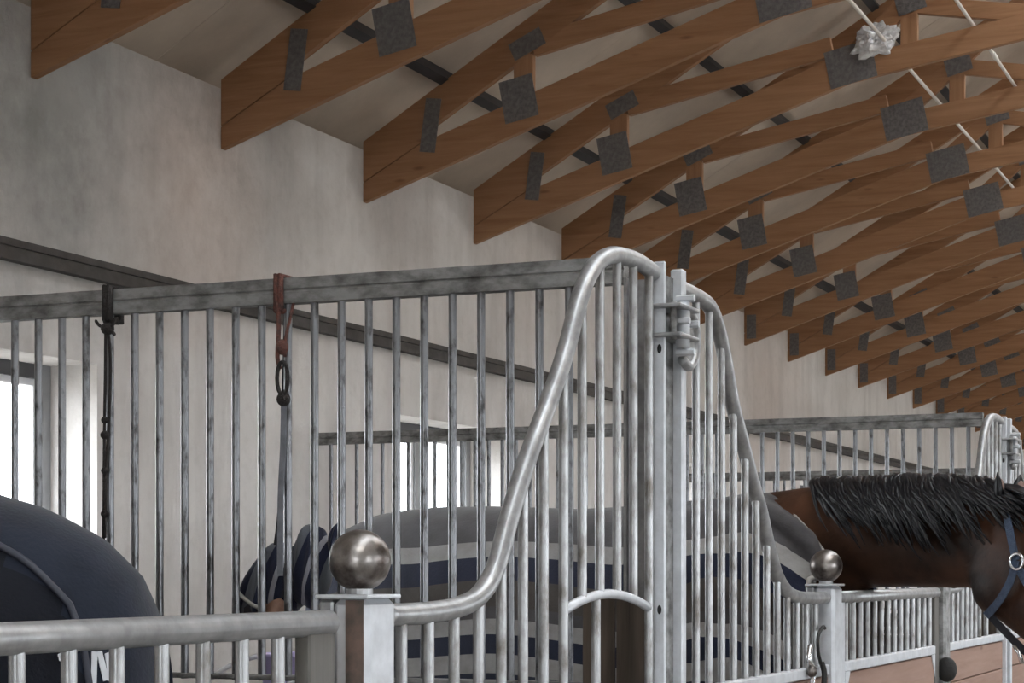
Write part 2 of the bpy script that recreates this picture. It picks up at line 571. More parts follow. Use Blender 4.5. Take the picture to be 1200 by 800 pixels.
def wall_cells(xs, zs, solid, y0, y1):
    bm = bmesh.new()
    cache = {}
    def v(i, j, y):
        k = (i, j, y)
        if k not in cache:
            cache[k] = bm.verts.new((xs[i], y, zs[j]))
        return cache[k]
    nx, nz = len(xs) - 1, len(zs) - 1
    sol = lambda i, j: 0 <= i < nx and 0 <= j < nz and solid(i, j)
    for i in range(nx):
        for j in range(nz):
            if not solid(i, j):
                continue
            for y in (y0, y1):
                bm.faces.new((v(i, j, y), v(i + 1, j, y), v(i + 1, j + 1, y), v(i, j + 1, y)))
            if not sol(i - 1, j):
                bm.faces.new((v(i, j, y0), v(i, j + 1, y0), v(i, j + 1, y1), v(i, j, y1)))
            if not sol(i + 1, j):
                bm.faces.new((v(i + 1, j, y0), v(i + 1, j + 1, y0), v(i + 1, j + 1, y1), v(i + 1, j, y1)))
            if not sol(i, j - 1):
                bm.faces.new((v(i, j, y0), v(i + 1, j, y0), v(i + 1, j, y1), v(i, j, y1)))
            if not sol(i, j + 1):
                bm.faces.new((v(i, j + 1, y0), v(i + 1, j + 1, y0), v(i + 1, j + 1, y1), v(i, j + 1, y1)))
    return bm

xs = [X0]
for a, b in WINS:
    xs += [a, b]
xs.append(X1)
openi = set(range(1, len(xs) - 1, 2))
bm = wall_cells(xs, [0, WZ0, WZ1, 3.83], lambda i, j: not (j == 1 and i in openi), W, W + 0.42)
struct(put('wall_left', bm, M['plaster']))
xs2 = [X0]
for k in range(9):
    xs2 += [-2.2 + 4.65 * k, 0.2 + 4.65 * k]
xs2.append(X1)
open2 = set(range(1, len(xs2) - 1, 2))
bm = wall_cells(xs2, [0, 1.3, 2.5, 3.83], lambda i, j: not (j == 1 and i in open2), -5.6, -W)
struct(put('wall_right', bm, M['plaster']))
bm = boxm(-60, 90, -70, 70, -0.30, -0.21)
o = put('ground_outside', bm, mat('yard_gravel', (0.20, 0.19, 0.17), 0.95, var=0.3, scale=0.5))
struct(o)
struct(put('wall_far', prism(bmesh.new(), [(-5.6, 0), (5.6, 0), (5.6, 3.83), (0, 7.05), (-5.6, 3.83)], X1, X1 + 0.3), M['plaster']))
# rear gable with its wide open doorway (behind the camera)
bm = bmesh.new()
prism(bm, [(-5.6, 0), (-1.8, 0), (-1.8, 2.4), (-5.6, 2.4)], X0 - 0.3, X0)
prism(bm, [(1.4, 0), (5.6, 0), (5.6, 2.4), (1.4, 2.4)], X0 - 0.3, X0)
prism(bm, [(-5.6, 2.4), (5.6, 2.4), (5.6, 3.85), (0, 7.05), (-5.6, 3.85)], X0 - 0.3, X0)
struct(put('wall_rear', bm, M['plaster']))
# closing boards between wall head and roof
for s, nm in ((1, 'trim_1'), (-1, 'trim_2')):
    y0, y1 = sorted((s * (W + 0.20), s * (W + 0.26)))
    struct(put(nm, boxm(X0, X1, y0, y1, 3.83, 4.02), M['purlin']))

# ceiling: two roof slopes with boards and purlins
ceil = bpy.data.objects.new('ceiling', None)
C.objects.link(ceil)
struct(ceil)
RIDGE = 0.5
PUR = [4.67, 3.80, 2.93, 2.06, 1.19, 0.32]
rib = 3.08
for s in (1, -1):
    x = X0 - 0.3
    while x < X1 + 0.3:
        bm = bmesh.new()
        x2 = min(x + rib - 0.004, X1 + 0.3)
        y_lo, y_hi = 5.75, RIDGE
        prism(bm, [(s * y_lo, roof_z(y_lo) + 0.035), (s * y_hi, roof_z(y_hi) + 0.035), (s * y_hi, roof_z(y_hi) + 0.09), (s * y_lo, roof_z(y_lo) + 0.09)], x, x2)
        put('roof_board', bm, M['roof'], ceil)
        x += rib
    x = X0 - 0.3
    while x < X1 + 0.3:
        x2 = min(x + rib - 0.004, X1 + 0.3)
        bm = bmesh.new()
        prism(bm, [(s * (RIDGE + 0.05), roof_z(RIDGE + 0.05) + 0.094), (0, roof_z(0) + 0.094), (0, roof_z(0) + 0.098), (s * (RIDGE + 0.05), roof_z(RIDGE + 0.05) + 0.098)], x, x2)
        put('ridge_light_sheet', bm, M['ridgelight'], ceil)
        x += rib
    for w in PUR:
        bm = bmesh.new()
        c, d = math.cos(math.atan(ROOF_S)), math.sin(math.atan(ROOF_S))
        pts = []
        for u, v_ in ((-0.028, -0.045), (0.028, -0.045), (0.028, 0.035), (-0.028, 0.035)):
            pts.append((s * (w - u * c + v_ * d), roof_z(w) + u * d + v_ * c))
        prism(bm, pts, X0, X1)
        put('purlin', bm, M['purlin'], ceil)

# wall rail bolted to the plaster above the windows
t = thing('wall_rail', 'long dark steel rail bolted along the plaster wall above the windows', 'rail', (0, 0, 0))
bm = bmesh.new()
prism(bm, [(W, 2.815), (W - 0.05, 2.815), (W - 0.05, 2.785), (W - 0.042, 2.783), (W - 0.042, 2.757), (W - 0.05, 2.755), (W - 0.05, 2.727), (W, 2.727)], 0.5, X1 - 0.5)
put('rail_beam', bm, M['wallrail'], t)
# windows
for k, (a, b) in enumerate(WINS):
    y = W + 0.27
    bm = bmesh.new()
    fr = 0.07
    abox(bm, a, a + fr, y - 0.02, y + 0.06, WZ0, WZ1)
    abox(bm, b - fr, b, y - 0.02, y + 0.06, WZ0, WZ1)
    abox(bm, a + fr, b - fr, y - 0.02, y + 0.06, WZ0, WZ0 + 0.06)
    w_ = struct(put('window_%d' % (k + 1), bm, M['winframe']))
    put('window_head', boxm(a + fr, b - fr, y - 0.02, y + 0.06, WZ1 - 0.065, WZ1), M['winframed'], w_)
    xm = (a + b) / 2
    bm = bmesh.new()
    abox(bm, xm - 0.035, xm + 0.035, y - 0.012, y + 0.055, WZ0 + 0.06, WZ1 - 0.065)
    put('mullion', bm, M['winframe'], w_)
    for (p, q) in ((a + fr, xm - 0.035), (xm + 0.035, b - fr)):
        bm = bmesh.new()
        e = 0.035
        abox(bm, p, p + e, y, y + 0.045, WZ0 + 0.06, WZ1 - 0.065)
        abox(bm, q - e, q, y, y + 0.045, WZ0 + 0.06, WZ1 - 0.065)
        abox(bm, p + e, q - e, y, y + 0.045, WZ1 - 0.095, WZ1 - 0.065)
        abox(bm, p + e, q - e, y, y + 0.045, WZ0 + 0.06, WZ0 + 0.09)
        put('sash', bm, M['whiteplastic'], w_)
        put('pane', boxm(p + e, q - e, y + 0.018, y + 0.024, WZ0 + 0.09, WZ1 - 0.095), M['glass'], w_)

# ------------------------------------------------------------------ roof trusses
def quad_member(p, q, th, name, matl, par, x0=-0.0225, x1=0.0225, cut0=None, cut1=None):
    """timber between (y,z) points p and q, depth th across, x0..x1 thick"""
    dy, dz = q[0] - p[0], q[1] - p[1]
    L = math.hypot(dy, dz)
    nx, nz = -dz / L * th / 2, dy / L * th / 2
    bm = bmesh.new()
    prism(bm, [(p[0] + nx, p[1] + nz), (q[0] + nx, q[1] + nz), (q[0] - nx, q[1] - nz), (p[0] - nx, p[1] - nz)], x0, x1)
    bmesh.ops.bevel(bm, geom=bm.edges[:], offset=0.003, segments=1, affect='EDGES')
    return put(name, bm, matl, par)

def poly_member(pts, name, matl, par, x0=-0.0225, x1=0.0225):
    bm = bmesh.new()
    prism(bm, pts, x0, x1)
    bmesh.ops.bevel(bm, geom=bm.edges[:], offset=0.003, segments=1, affect='EDGES')
    return put(name, bm, matl, par)

def nail_plate(y, z, w, h, ang, par):
    bm = bmesh.new()
    abox(bm, -0.0018, 0.0018, -w / 2, w / 2, -h / 2, h / 2)
    o = put('nail_plate', bm, M['plate'], par)
    o.location = (-0.0255, y, z)
    o.rotation_euler = (ang, 0, 0)
    return o

def cb(y):   # lower edge of the bottom chord
    y = abs(y)
    return 3.53 + (W - y) * 0.328 if y > 2.72 else 4.33 + (2.72 - y) * 0.150
def ct(y):
    y = abs(y)
    return cb(y) + (0.185 if y > 2.72 else 0.145)
def rt(y):
    return 3.875 + ROOF_S * (W - abs(y))
def rb(y):
    return rt(y) - 0.20

def make_truss(label, heel):
    t = thing('roof_truss', label, 'truss', (0, 0, 0), 0, 'timber roof trusses')
    for s in (1, -1):
        f = lambda y, z: (s * y, z)
        poly_member([f(W, 3.53), f(2.72, 4.33), f(2.72, 4.515), f(4.80, ct(4.80)), f(W, 3.64)], 'bottom_chord', M['wood'], t)
        poly_member([f(2.72, 4.33), f(0.0, cb(0)), f(0.0, ct(0)), f(2.72, 4.475)], 'bottom_chord', M['wood'], t, -0.0222, 0.0222)
        poly_member([f(W, 3.645), f(W, rt(W)), f(0.0, rt(0)), f(0.0, rb(0)), f(4.72, rb(4.72)), f(4.80, ct(4.80) + 0.003)], 'top_chord', M['wood'], t, -0.0224, 0.0224)
        # short post and flat web
        quad_member(f(4.175, ct(4.175) - 0.02), f(4.175, rb(4.175) + 0.02), 0.115, 'post', M['woodz'], t, -0.021, 0.021)
        quad_member(f(4.12, rb(4.12) + 0.03), f(2.83, 4.555), 0.115, 'web', M['wood'], t, -0.0208, 0.0208)
        quad_member(f(2.37, 4.48), f(2.37, 4.76), 0.10, 'post', M['woodz'], t, -0.021, 0.021)
        quad_member(f(2.70, 4.50), f(0.95, 5.98), 0.11, 'web', M['wood'], t, -0.0206, 0.0206)
        quad_member(f(2.40, 4.76), f(1.55, 4.60), 0.10, 'web', M['wood'], t, -0.0204, 0.0204)
        quad_member(f(0.95, 4.66), f(0.95, 6.08), 0.10, 'post', M['woodz'], t, -0.0212, 0.0212)
        sg = s
        nail_plate(s * 4.735, 3.93, 0.095, 0.30, 0.14 * sg, t)
        nail_plate(s * 4.20, 4.03, 0.20, 0.235, -0.18 * sg, t)
        nail_plate(s * 4.15, 4.325, 0.20, 0.10, -0.42 * sg, t)
        nail_plate(s * 2.715, 4.435, 0.285, 0.225, -0.20 * sg, t)
        nail_plate(s * 2.36, 4.76, 0.17, 0.11, -0.25 * sg, t)
        if heel:
            nail_plate(s * 5.09, 3.70, 0.09, 0.22, 0.0, t)
    nail_plate(0, cb(0) + 0.07, 0.3, 0.14, 0, t)
    nail_plate(0, rt(0) - 0.14, 0.3, 0.16, 0, t)
    return t

ORD = ['first', 'second', 'third', 'fourth', 'fifth', 'sixth', 'seventh', 'eighth', 'ninth', 'tenth', 'eleventh', 'twelfth',
       'thirteenth', 'fourteenth', 'fifteenth', 'sixteenth', 'seventeenth', 'eighteenth', 'nineteenth', 'twentieth']
tr0 = None
for n in range(20):
    lab = 'brown timber roof truss with grey nail plates, %s from the left along the plaster wall' % ORD[n]
    x = 6.985 + 1.5425 * n
    if n in (0, 7):
        tr0 = make_truss(lab, n >= 7)
        tr0.location = (x, 0, 0)
    else:
        dup(tr0, (x, 0, 0), lab)

for n in range(1, 6):
    dup(tr0, (6.985 - 1.5425 * n, 0, 0), 'brown timber roof truss out of sight to the left, %s from the first visible one' % ORD[n - 1])

# white conduits lying on the bottom chords
t = thing('conduit', 'thin white conduit lying across the truss chords beside the large kink plates', 'conduit', (0, 0, 0))
put('pipe', tube(bmesh.new(), [(6.2, 2.50, 4.54), (38, 2.50, 4.54)], 0.011, 8), M['conduit'], t)
for i in range(14):
    x = 8.9 + 1.5425 * i
    put('coupling', tube(bmesh.new(), [(x, 2.50, 4.535), (x + 0.14, 2.50, 4.535)], 0.0155, 8), M['conduit'], t)
t = thing('conduit', 'thin white conduit nearer the aisle, crossing the chords right of the first one', 'conduit', (0, 0, 0))
put('pipe', tube(bmesh.new(), [(6.2, 2.00, 4.595), (38, 2.00, 4.595)], 0.011, 8), M['conduit'], t)
for i in range(14):
    x = 9.2 + 1.5425 * i
    put('coupling', tube(bmesh.new(), [(x, 2.00, 4.595), (x + 0.12, 2.00, 4.595)], 0.0155, 8), M['conduit'], t)
# added fill lamps, out of view: long tubes over the aisle to brighten the trusses
def emit_mat():
    m = bpy.data.materials.new('added_lamp_glow')
    m.use_nodes = True
    b = m.node_tree.nodes['Principled BSDF']
    b.inputs['Emission Color'].default_value = (1.0, 0.95, 0.88, 1)
    b.inputs['Emission Strength'].default_value = FILL_LAMP
    return m
FILL_LAMP = 42
M['glow'] = emit_mat()
for i in range(8):
    t = thing('added_aisle_lamp', 'added unseen tube lamp over the middle of the aisle, %s along from the rear door' % ORD[i], 'lamp', (0.5 + 4.6 * i, -0.1, 4.1), 0, 'added tube lamps over the aisle')
    put('tube', tube(bmesh.new(), [(-0.75, 0, 0), (0.75, 0, 0)], 0.025, 10), M['glow'], t, True)
    put('batten', boxm(-0.8, 0.8, -0.035, 0.035, 0.04, 0.09, 0.004), M['whiteplastic'], t)
    for x in (-0.6, 0.6):
        put('added_lamp_hanger', tube(bmesh.new(), [(x, 0, 0.09), (x, 0, 0.75)], 0.004, 6), M['purlin'], t)
# crumpled pale sheet stuck on the kink of the fourth truss
bm = bmesh.new()
bmesh.ops.create_icosphere(bm, subdivisions=4, radius=1.0)
for v in bm.verts:
    d = v.co.copy()
    f = 0.72 + 0.55 * abs(mnoise.noise(d * 1.9)) + 0.3 * abs(mnoise.noise(d * 4.3 + Vector((3, 1, 2))))
    v.co = Vector((d.x * 0.075 * f, d.y * 0.14 * f, d.z * 0.095 * f))
o = put('crumpled_sheet', bm, M['crumple'])
o.location = (6.985 + 1.5425 * 3 - 0.03, 2.565, 4.56)
o.rotation_euler = (-0.25, 0.0, 0.0)
tag(o, 'crumpled silvery white sheet tucked over a truss plate under the roof', 'wrapping')

# ------------------------------------------------------------------ stall fronts
FY = 1.5           # plane of the stall fronts
RB = 0.0105
barbm = tube(bmesh.new(), [(0, 0, 0), (0, 0, 1)], RB, 10, caps=False)
bar_me = put('tmp', barbm, M['galvbar'], None, True)
BAR = bar_me.data
BAR.name = 'bar'
bpy.data.objects.remove(bar_me)
barbm = tube(bmesh.new(), [(0, 0, 0), (0, 0, 1)], RB, 10, caps=False)
bar_me = put('tmp', barbm, M['galvfront'], None, True)
BARF = bar_me.data
BARF.name = 'front_bar'
bpy.data.objects.remove(bar_me)

def bar(par, x, y, z0, z1, me=None):
    return inst('bar', me or BAR, par, (x, y, z0), (1, 1, z1 - z0))

# --- dividers between the stalls, from the front joint back to the window wall
def make_divider(label):
    t = thing('stall_divider', label, 'partition', (DIV0 - 0.055, 0, 0), 0, 'barred stall dividers')
    bm = bmesh.new()
    prof = [(-0.02, 2.118), (0.02, 2.118), (0.02, 2.146), (0.0165, 2.149), (0.0165, 2.152), (0.02, 2.155), (0.02, 2.183), (-0.02, 2.183),
            (-0.02, 2.155), (-0.0165, 2.152), (-0.0165, 2.149), (-0.02, 2.146)]
    a = [bm.verts.new((x, 1.59, z)) for x, z in prof]
    b = [bm.verts.new((x, W - 0.005, z)) for x, z in prof]
    for i in range(len(prof)):
        bm.faces.new((a[i], a[(i + 1) % len(prof)], b[(i + 1) % len(prof)], b[i]))
    bm.faces.new(a)
    bm.faces.new(b[::-1])
    put('top_rail', bm, M['galvdull'], t)
    put('bottom_rail', boxm(-0.02, 0.02, 1.59, W - 0.005, 1.152, 1.165, 0.003), M['galvdull'], t)
    y = 1.659
    while y < W - 0.03:
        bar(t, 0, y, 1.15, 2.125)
        y += 0.0775
    # end channel against the front, and the brown feed boards beside it
    bm = bmesh.new()
    abox(bm, -0.02, 0.03, 1.522, 1.530, 0, 2.13)
    abox(bm, -0.02, 0.03, 1.582, 1.590, 0, 2.13)
    abox(bm, 0.022, 0.03, 1.530, 1.582, 0, 2.13)
    put('end_channel', bm, M['galv'], t)
    put('feed_board', boxm(-0.03, -0.021, 1.527, 1.605, 0.35, 1.366, 0.002), M['feedboard'], t)
    put('feed_board', boxm(-0.032, -0.021, 1.609, 1.690, 0.35, 1.368, 0.002), M['feedboard'], t)
    # kick boards, one above the other
    z = 0.02
    while z < 1.12:
        z2 = min(z + 0.157, 1.153)
        put('kick_board', boxm(-0.016, 0.016, 1.592, W - 0.006, z, z2 - 0.004, 0.003), M['kick'], t)
        z += 0.159
    return t

d0 = make_divider('nearest barred stall divider, running back to the wall, with cords tied on its top rail')
dup(d0, (DIV0 - 0.055 + PER, 0, 0), 'second barred stall divider, behind the mane of the brown horse')
dup(d0, (DIV0 - 0.055 + 2 * PER, 0, 0), 'third barred stall divider, its rail seen through the second one above the mane')

# --- swept grille panels left and right of each joint
TUBE_L = [(3.00, 1.357), (3.16, 1.358), (3.30, 1.366), (3.40, 1.388), (3.475, 1.44), (3.548, 1.546), (3.64, 1.663), (3.735, 1.765),
          (3.838, 1.884), (3.915, 2.000), (3.965, 2.055), (4.03, 2.100), (4.12, 2.130), (4.223, 2.140), (4.32, 2.140), (4.41, 2.130)]
TUBE_R = [(4.585, 2.122), (4.70, 2.120), (4.80, 2.115), (4.865, 2.100), (4.93, 2.055), (4.985, 1.985), (5.06, 1.868), (5.16, 1.765),
          (5.245, 1.675), (5.33, 1.596), (5.40, 1.510), (5.48, 1.430), (5.57, 1.385), (5.66, 1.363), (5.80, 1.352), (6.06, 1.350)]
def curve_z(cur, x):
    for a, b in zip(cur, cur[1:]):
        if a.x <= x <= b.x:
            return lerp(a.z, b.z, (x - a.x) / max(1e-6, b.x - a.x))
    return cur[0].z if x < cur[0].x else cur[-1].z

def planks(par, x0, x1, y0, y1, z0, z1, n, matl, name='board'):
    h = (z1 - z0) / n
    for i in range(n):
        put(name, boxm(x0, x1, y0, y1, z0 + i * h + 0.002, z0 + (i + 1) * h - 0.002, 0.003), matl, par)

def make_panel(left, label):
    t = thing('grille_panel', label, 'stall front', (DIV0, FY, 0), 0, 'swept tube stall fronts')
    pts = TUBE_L if left else TUBE_R
    cur = catmull([(x - DIV0, 0, z) for x, z in pts], 6)
    put('top_tube', tube(bmesh.new(), cur, 0.0195, 16), M['galv'], t, True)
    if left:
        xs_ = [3.065 + 0.109 * k - DIV0 for k in range(13)]
        xa, xb = 3.83 - DIV0, 4.36 - DIV0
    else:
        xs_ = [4.735 + 0.109 * k - DIV0 for k in range(12)]
        xa, xb = 9, 9
    arch = []
    if left:
        for k in range(13):
            u = k / 12
            arch.append(Vector((lerp(xa, xb, u), -0.002, 1.342 + 0.046 * math.sin(PI * (0.08 + 0.86 * u)) ** 0.8 - 0.006)))
        put('feed_arch', tube(bmesh.new(), arch, 0.0105, 10), M['galvbright'], t, True)
    for x in xs_:
        zt = curve_z(cur, x) - 0.012
        zb = 1.135
        if xa + 0.02 < x < xb - 0.02:
            zb = curve_z(arch, x)
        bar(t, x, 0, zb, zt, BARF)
    if left:
        bar(t, 4.032 - DIV0, 0.004, 1.135, 1.37, BARF)
    xl, xr = (3.0, 4.40) if left else (4.60, 6.055)
    xl -= DIV0
    xr -= DIV0
    put('middle_rail', boxm(xl, xr, -0.016, 0.016, 1.110, 1.143, 0.004), M['galvbright'], t)
    put('bottom_rail', boxm(xl, xr, -0.016, 0.016, 0.04, 0.08, 0.004), M['galv'], t)
    planks(t, xl + 0.002, xr - 0.002, -0.011, 0.013, 0.082, 1.108, 8, M['pinkboard'])
    return t

pl = make_panel(True, 'large swept tube grille on the left of the double post, with a small feed arch')
pr = make_panel(False, 'swept tube grille on the right of the double post, falling to the small ball post')
dup(pl, (DIV0 + PER, FY, 0), 'distant swept tube grille rising behind the horse ear at the right edge')
dup(pr, (DIV0 + PER, FY, 0), 'most distant swept tube grille, falling away behind the horse forehead')

# --- double post at each joint with its pipe clamp
def make_joint(label):
    t = thing('double_post', label, 'post', (DIV0, 0, 0), 0, 'double posts at the stall joints')
    for (x0, x1, nm) in ((4.404, 4.413, 'post_left'), (4.536, 4.566, 'post_right')):
        put('post', boxm(x0 - DIV0, x1 - DIV0, 1.470, 1.502, 0, 2.157, 0.004), M['galvbright'], t)
    put('web_plate', boxm(4.413 - DIV0, 4.536 - DIV0, 1.494, 1.502, 0, 2.135), M['galvdull'], t)
    for z in (1.952, 1.342):
        bm = bmesh.new()
        sphere(bm, (0, 0, 0), 1, 14, 8, (0.0025, 0.0055, 0.011))
        o = put('bolt_hole', bm, M['black'], t, True)
        o.location = (4.404 - DIV0, 1.4845, z)
    cl = put('clamp', boxm(4.385 - DIV0, 4.53 - DIV0, 1.425, 1.512, 2.046, 2.056, 0.003), M['galv'], t)
    put('clamp_plate', boxm(4.385 - DIV0, 4.53 - DIV0, 1.425, 1.512, 1.978, 1.988, 0.003), M['galv'], cl)
    put('clamp_sleeve', tube(bmesh.new(), [(4.465 - DIV0, 1.447, 1.960), (4.465 - DIV0, 1.447, 2.066)], 0.017, 14), M['galvbright'], cl, True)
    put('clamp_sleeve', tube(bmesh.new(), [(4.405 - DIV0, 1.450, 1.972), (4.405 - DIV0, 1.450, 2.060)], 0.008, 10), M['galvdull'], cl, True)
    cheek = [Vector((4.48 - DIV0, 1.455, 2.050)), Vector((4.555 - DIV0, 1.455, 2.048)), Vector((4.60 - DIV0, 1.458, 2.012)), Vector((4.60 - DIV0, 1.458, 1.965)), Vector((4.56 - DIV0, 1.460, 1.925)), Vector((4.50 - DIV0, 1.460, 1.935))]
    put('clamp_cheek', tube(bmesh.new(), catmull(cheek, 5), 0.012, 10), M['galv'], cl, True)
    bm = bmesh.new()
    sphere(bm, (4.555 - DIV0, 1.462, 1.985), 1, 18, 10, (0.042, 0.010, 0.056))
    put('clamp_cheek', bm, M['galvdull'], cl, True)
    for (x, z) in ((4.43, 2.018), (4.50, 2.018), (4.465, 1.948), (4.465, 2.075)):
        put('bolt', tube(bmesh.new(), [(x - DIV0, 1.418, z), (x - DIV0, 1.462, z)], 0.009, 6), M['galvbright'], cl)
    return t
j0 = make_joint('tall pale double post with pipe clamp between the two near swept grilles')
dup(j0, (DIV0 + PER, 0, 0), 'far double post with clamp, behind the horse ear at the right edge')

# --- ball posts
def make_post(label, x, ball=True, rust=False, steel='galvbright'):
    t = thing('ball_post', label, 'post', (x, FY, 0), 0, 'square steel door posts')
    put('post', boxm(0, 0.105, -0.03, 0.036, 0, 1.386, 0.010), M[steel], t)
    put('cap_plate', boxm(-0.012, 0.112, -0.036, 0.062, 1.386, 1.393, 0.002), M['galvbright'], t)
    bm = bmesh.new()
    abox(bm, 0.004, 0.09, 0.037, 0.062, 0, 1.384, 0.004)
    put('door_stop', bm, M['galv'], t)
    put('jamb_strip', boxm(0.006, 0.085, 0.066, 0.110, 0, 1.332, 0.003), M['jamb'], t)
    if rust:
        put('rust_strip', boxm(-0.0025, 0.001, -0.022, 0.010, 0, 1.384), M['rust'], t)
    if ball:
        bm = tube(bmesh.new(), [(0.045, 0.008, 1.39), (0.045, 0.008, 1.41)], 0.022, 14)
        put('ball_neck', bm, M['galv'], t)
        bm = sphere(bmesh.new(), (0.045, 0.008, 1.449), 0.0515, 36, 20)
        put('ball', bm, M['ball'], t, True)
    return t
make_post('square post with the large near ball and a rusty side strip, at the lower left', DIV0 - 1.645, True, True)
make_post('pale post topped by the small far ball, in front of the striped rug collar', DIV0 + 1.535)
p3 = make_post('far door post with a black rubber stop, under the neck of the brown horse', DIV0 + PER - 1.645, True, False, 'galvdull')
bm = bmesh.new()
sphere(bm, (0, 0, 0), 1.0, 20, 12, (0.028, 0.040, 0.05))
o = put('rubber_stop', bm, M['rubber'], p3, True)
o.location = (-0.03, -0.04, 1.045)

# --- sliding doors between posts
def make_door(label, x0, x1):
    t = thing('stall_door', label, 'stall door', (x0, FY, 0), 0, 'low stall doors')
    L = x1 - x0
    put('top_tube', tube(bmesh.new(), [(0, 0, 1.349), (L, 0, 1.349)], 0.0205, 18), M['galv'], t, True)
    for (a, b) in ((0.0, 0.085), (L - 0.085, L)):
        put('stile', boxm(a, b, -0.013, 0.013, 0.05, 1.335, 0.003), M['galvbright'] if a == 0 else M['jamb'], t)
    x = 0.115 + ((L - 0.23) % 0.107) / 2
    while x < L - 0.10:
        bar(t, x, 0, 1.13, 1.34, BARF)
        x += 0.107
    put('middle_rail', boxm(0.085, L - 0.085, -0.016, 0.016, 1.108, 1.143, 0.004), M['galvbright'], t)
    put('bottom_rail', boxm(0.085, L - 0.085, -0.016, 0.016, 0.05, 0.09, 0.004), M['galv'], t)
    # corner gussets
    for sgn, xx in ((1, 0.085), (-1, L - 0.085)):
        bm = bmesh.new()
        a = [bm.verts.new((xx, y, z)) for y in (-0.012, -0.006) for z in (1.108,)]
        f1 = [bm.verts.new(p) for p in ((xx, -0.0145, 1.109), (xx + sgn * 0.07, -0.0145, 1.109), (xx, -0.0145, 1.02))]
        f2 = [bm.verts.new(p) for p in ((xx, -0.0115, 1.109), (xx + sgn * 0.07, -0.0115, 1.109), (xx, -0.0115, 1.02))]
        for v in a:
            bm.verts.remove(v)
        bm.faces.new(f1)
        bm.faces.new(f2[::-1])
        for i in range(3):
            bm.faces.new((f1[i], f1[(i + 1) % 3], f2[(i + 1) % 3], f2[i]))
        put('gusset', bm, M['galvbright'], t)
    planks(t, 0.087, L - 0.087, -0.011, 0.011, 0.092, 1.106, 7, M['pinkboard'])
    return t
make_door('near low door with a thick pale top tube, in front of the navy rug', 0.98, 2.80)
make_door('far low door with pale bars and rose boards, under the brown horse neck', DIV0 + 1.535 + 0.125, DIV0 + PER - 1.645 - 0.05)

# ------------------------------------------------------------------ horses
def ell(c, hh, hw, n, xdir, zdir, pw=2.0, flat=0.0):
    out = []
    for k in range(n):
        a = 2 * PI * k / n
        ca, sa = math.cos(a), math.sin(a)
        y = math.copysign(abs(ca) ** (2 / pw), ca) * hw
        z = math.copysign(abs(sa) ** (2 / pw), sa) * hh
        out.append(Vector(c) + xdir * 0 + Vector((0, 1, 0)) * y + zdir * z)
    return out

# rug: top line height and half width along the horse, sides hanging straight to the hem
RUG = [(-1.555, 1.30, .03), (-1.545, 1.40, .10), (-1.525, 1.475, .165), (-1.48, 1.555, .215), (-1.40, 1.615, .255), (-1.28, 1.655, .29), (-1.10, 1.678, .325), (-0.9, 1.675, .335), (-0.6, 1.655, .34), (-0.3, 1.665, .335),
       (0.0, 1.70, .31), (0.10, 1.70, .295), (0.20, 1.665, .275), (0.30, 1.61, .25), (0.40, 1.545, .225), (0.48, 1.48, .205)]
RUG = [((r_[0] - 0.15, *r_[1:]) if r_[0] < -1.2 else (r_[0] - 0.08, *r_[1:]) if r_[0] < -0.8 else r_) for r_ in RUG]
RUG1 = [(-1.56, 1.20, .03), (-1.557, 1.29, .10), (-1.54, 1.375, .16), (-1.50, 1.465, .21), (-1.42, 1.545, .25), (-1.30, 1.61, .29), (-1.14, 1.66, .325), (-0.93, 1.675, .335)] + RUG[8:]
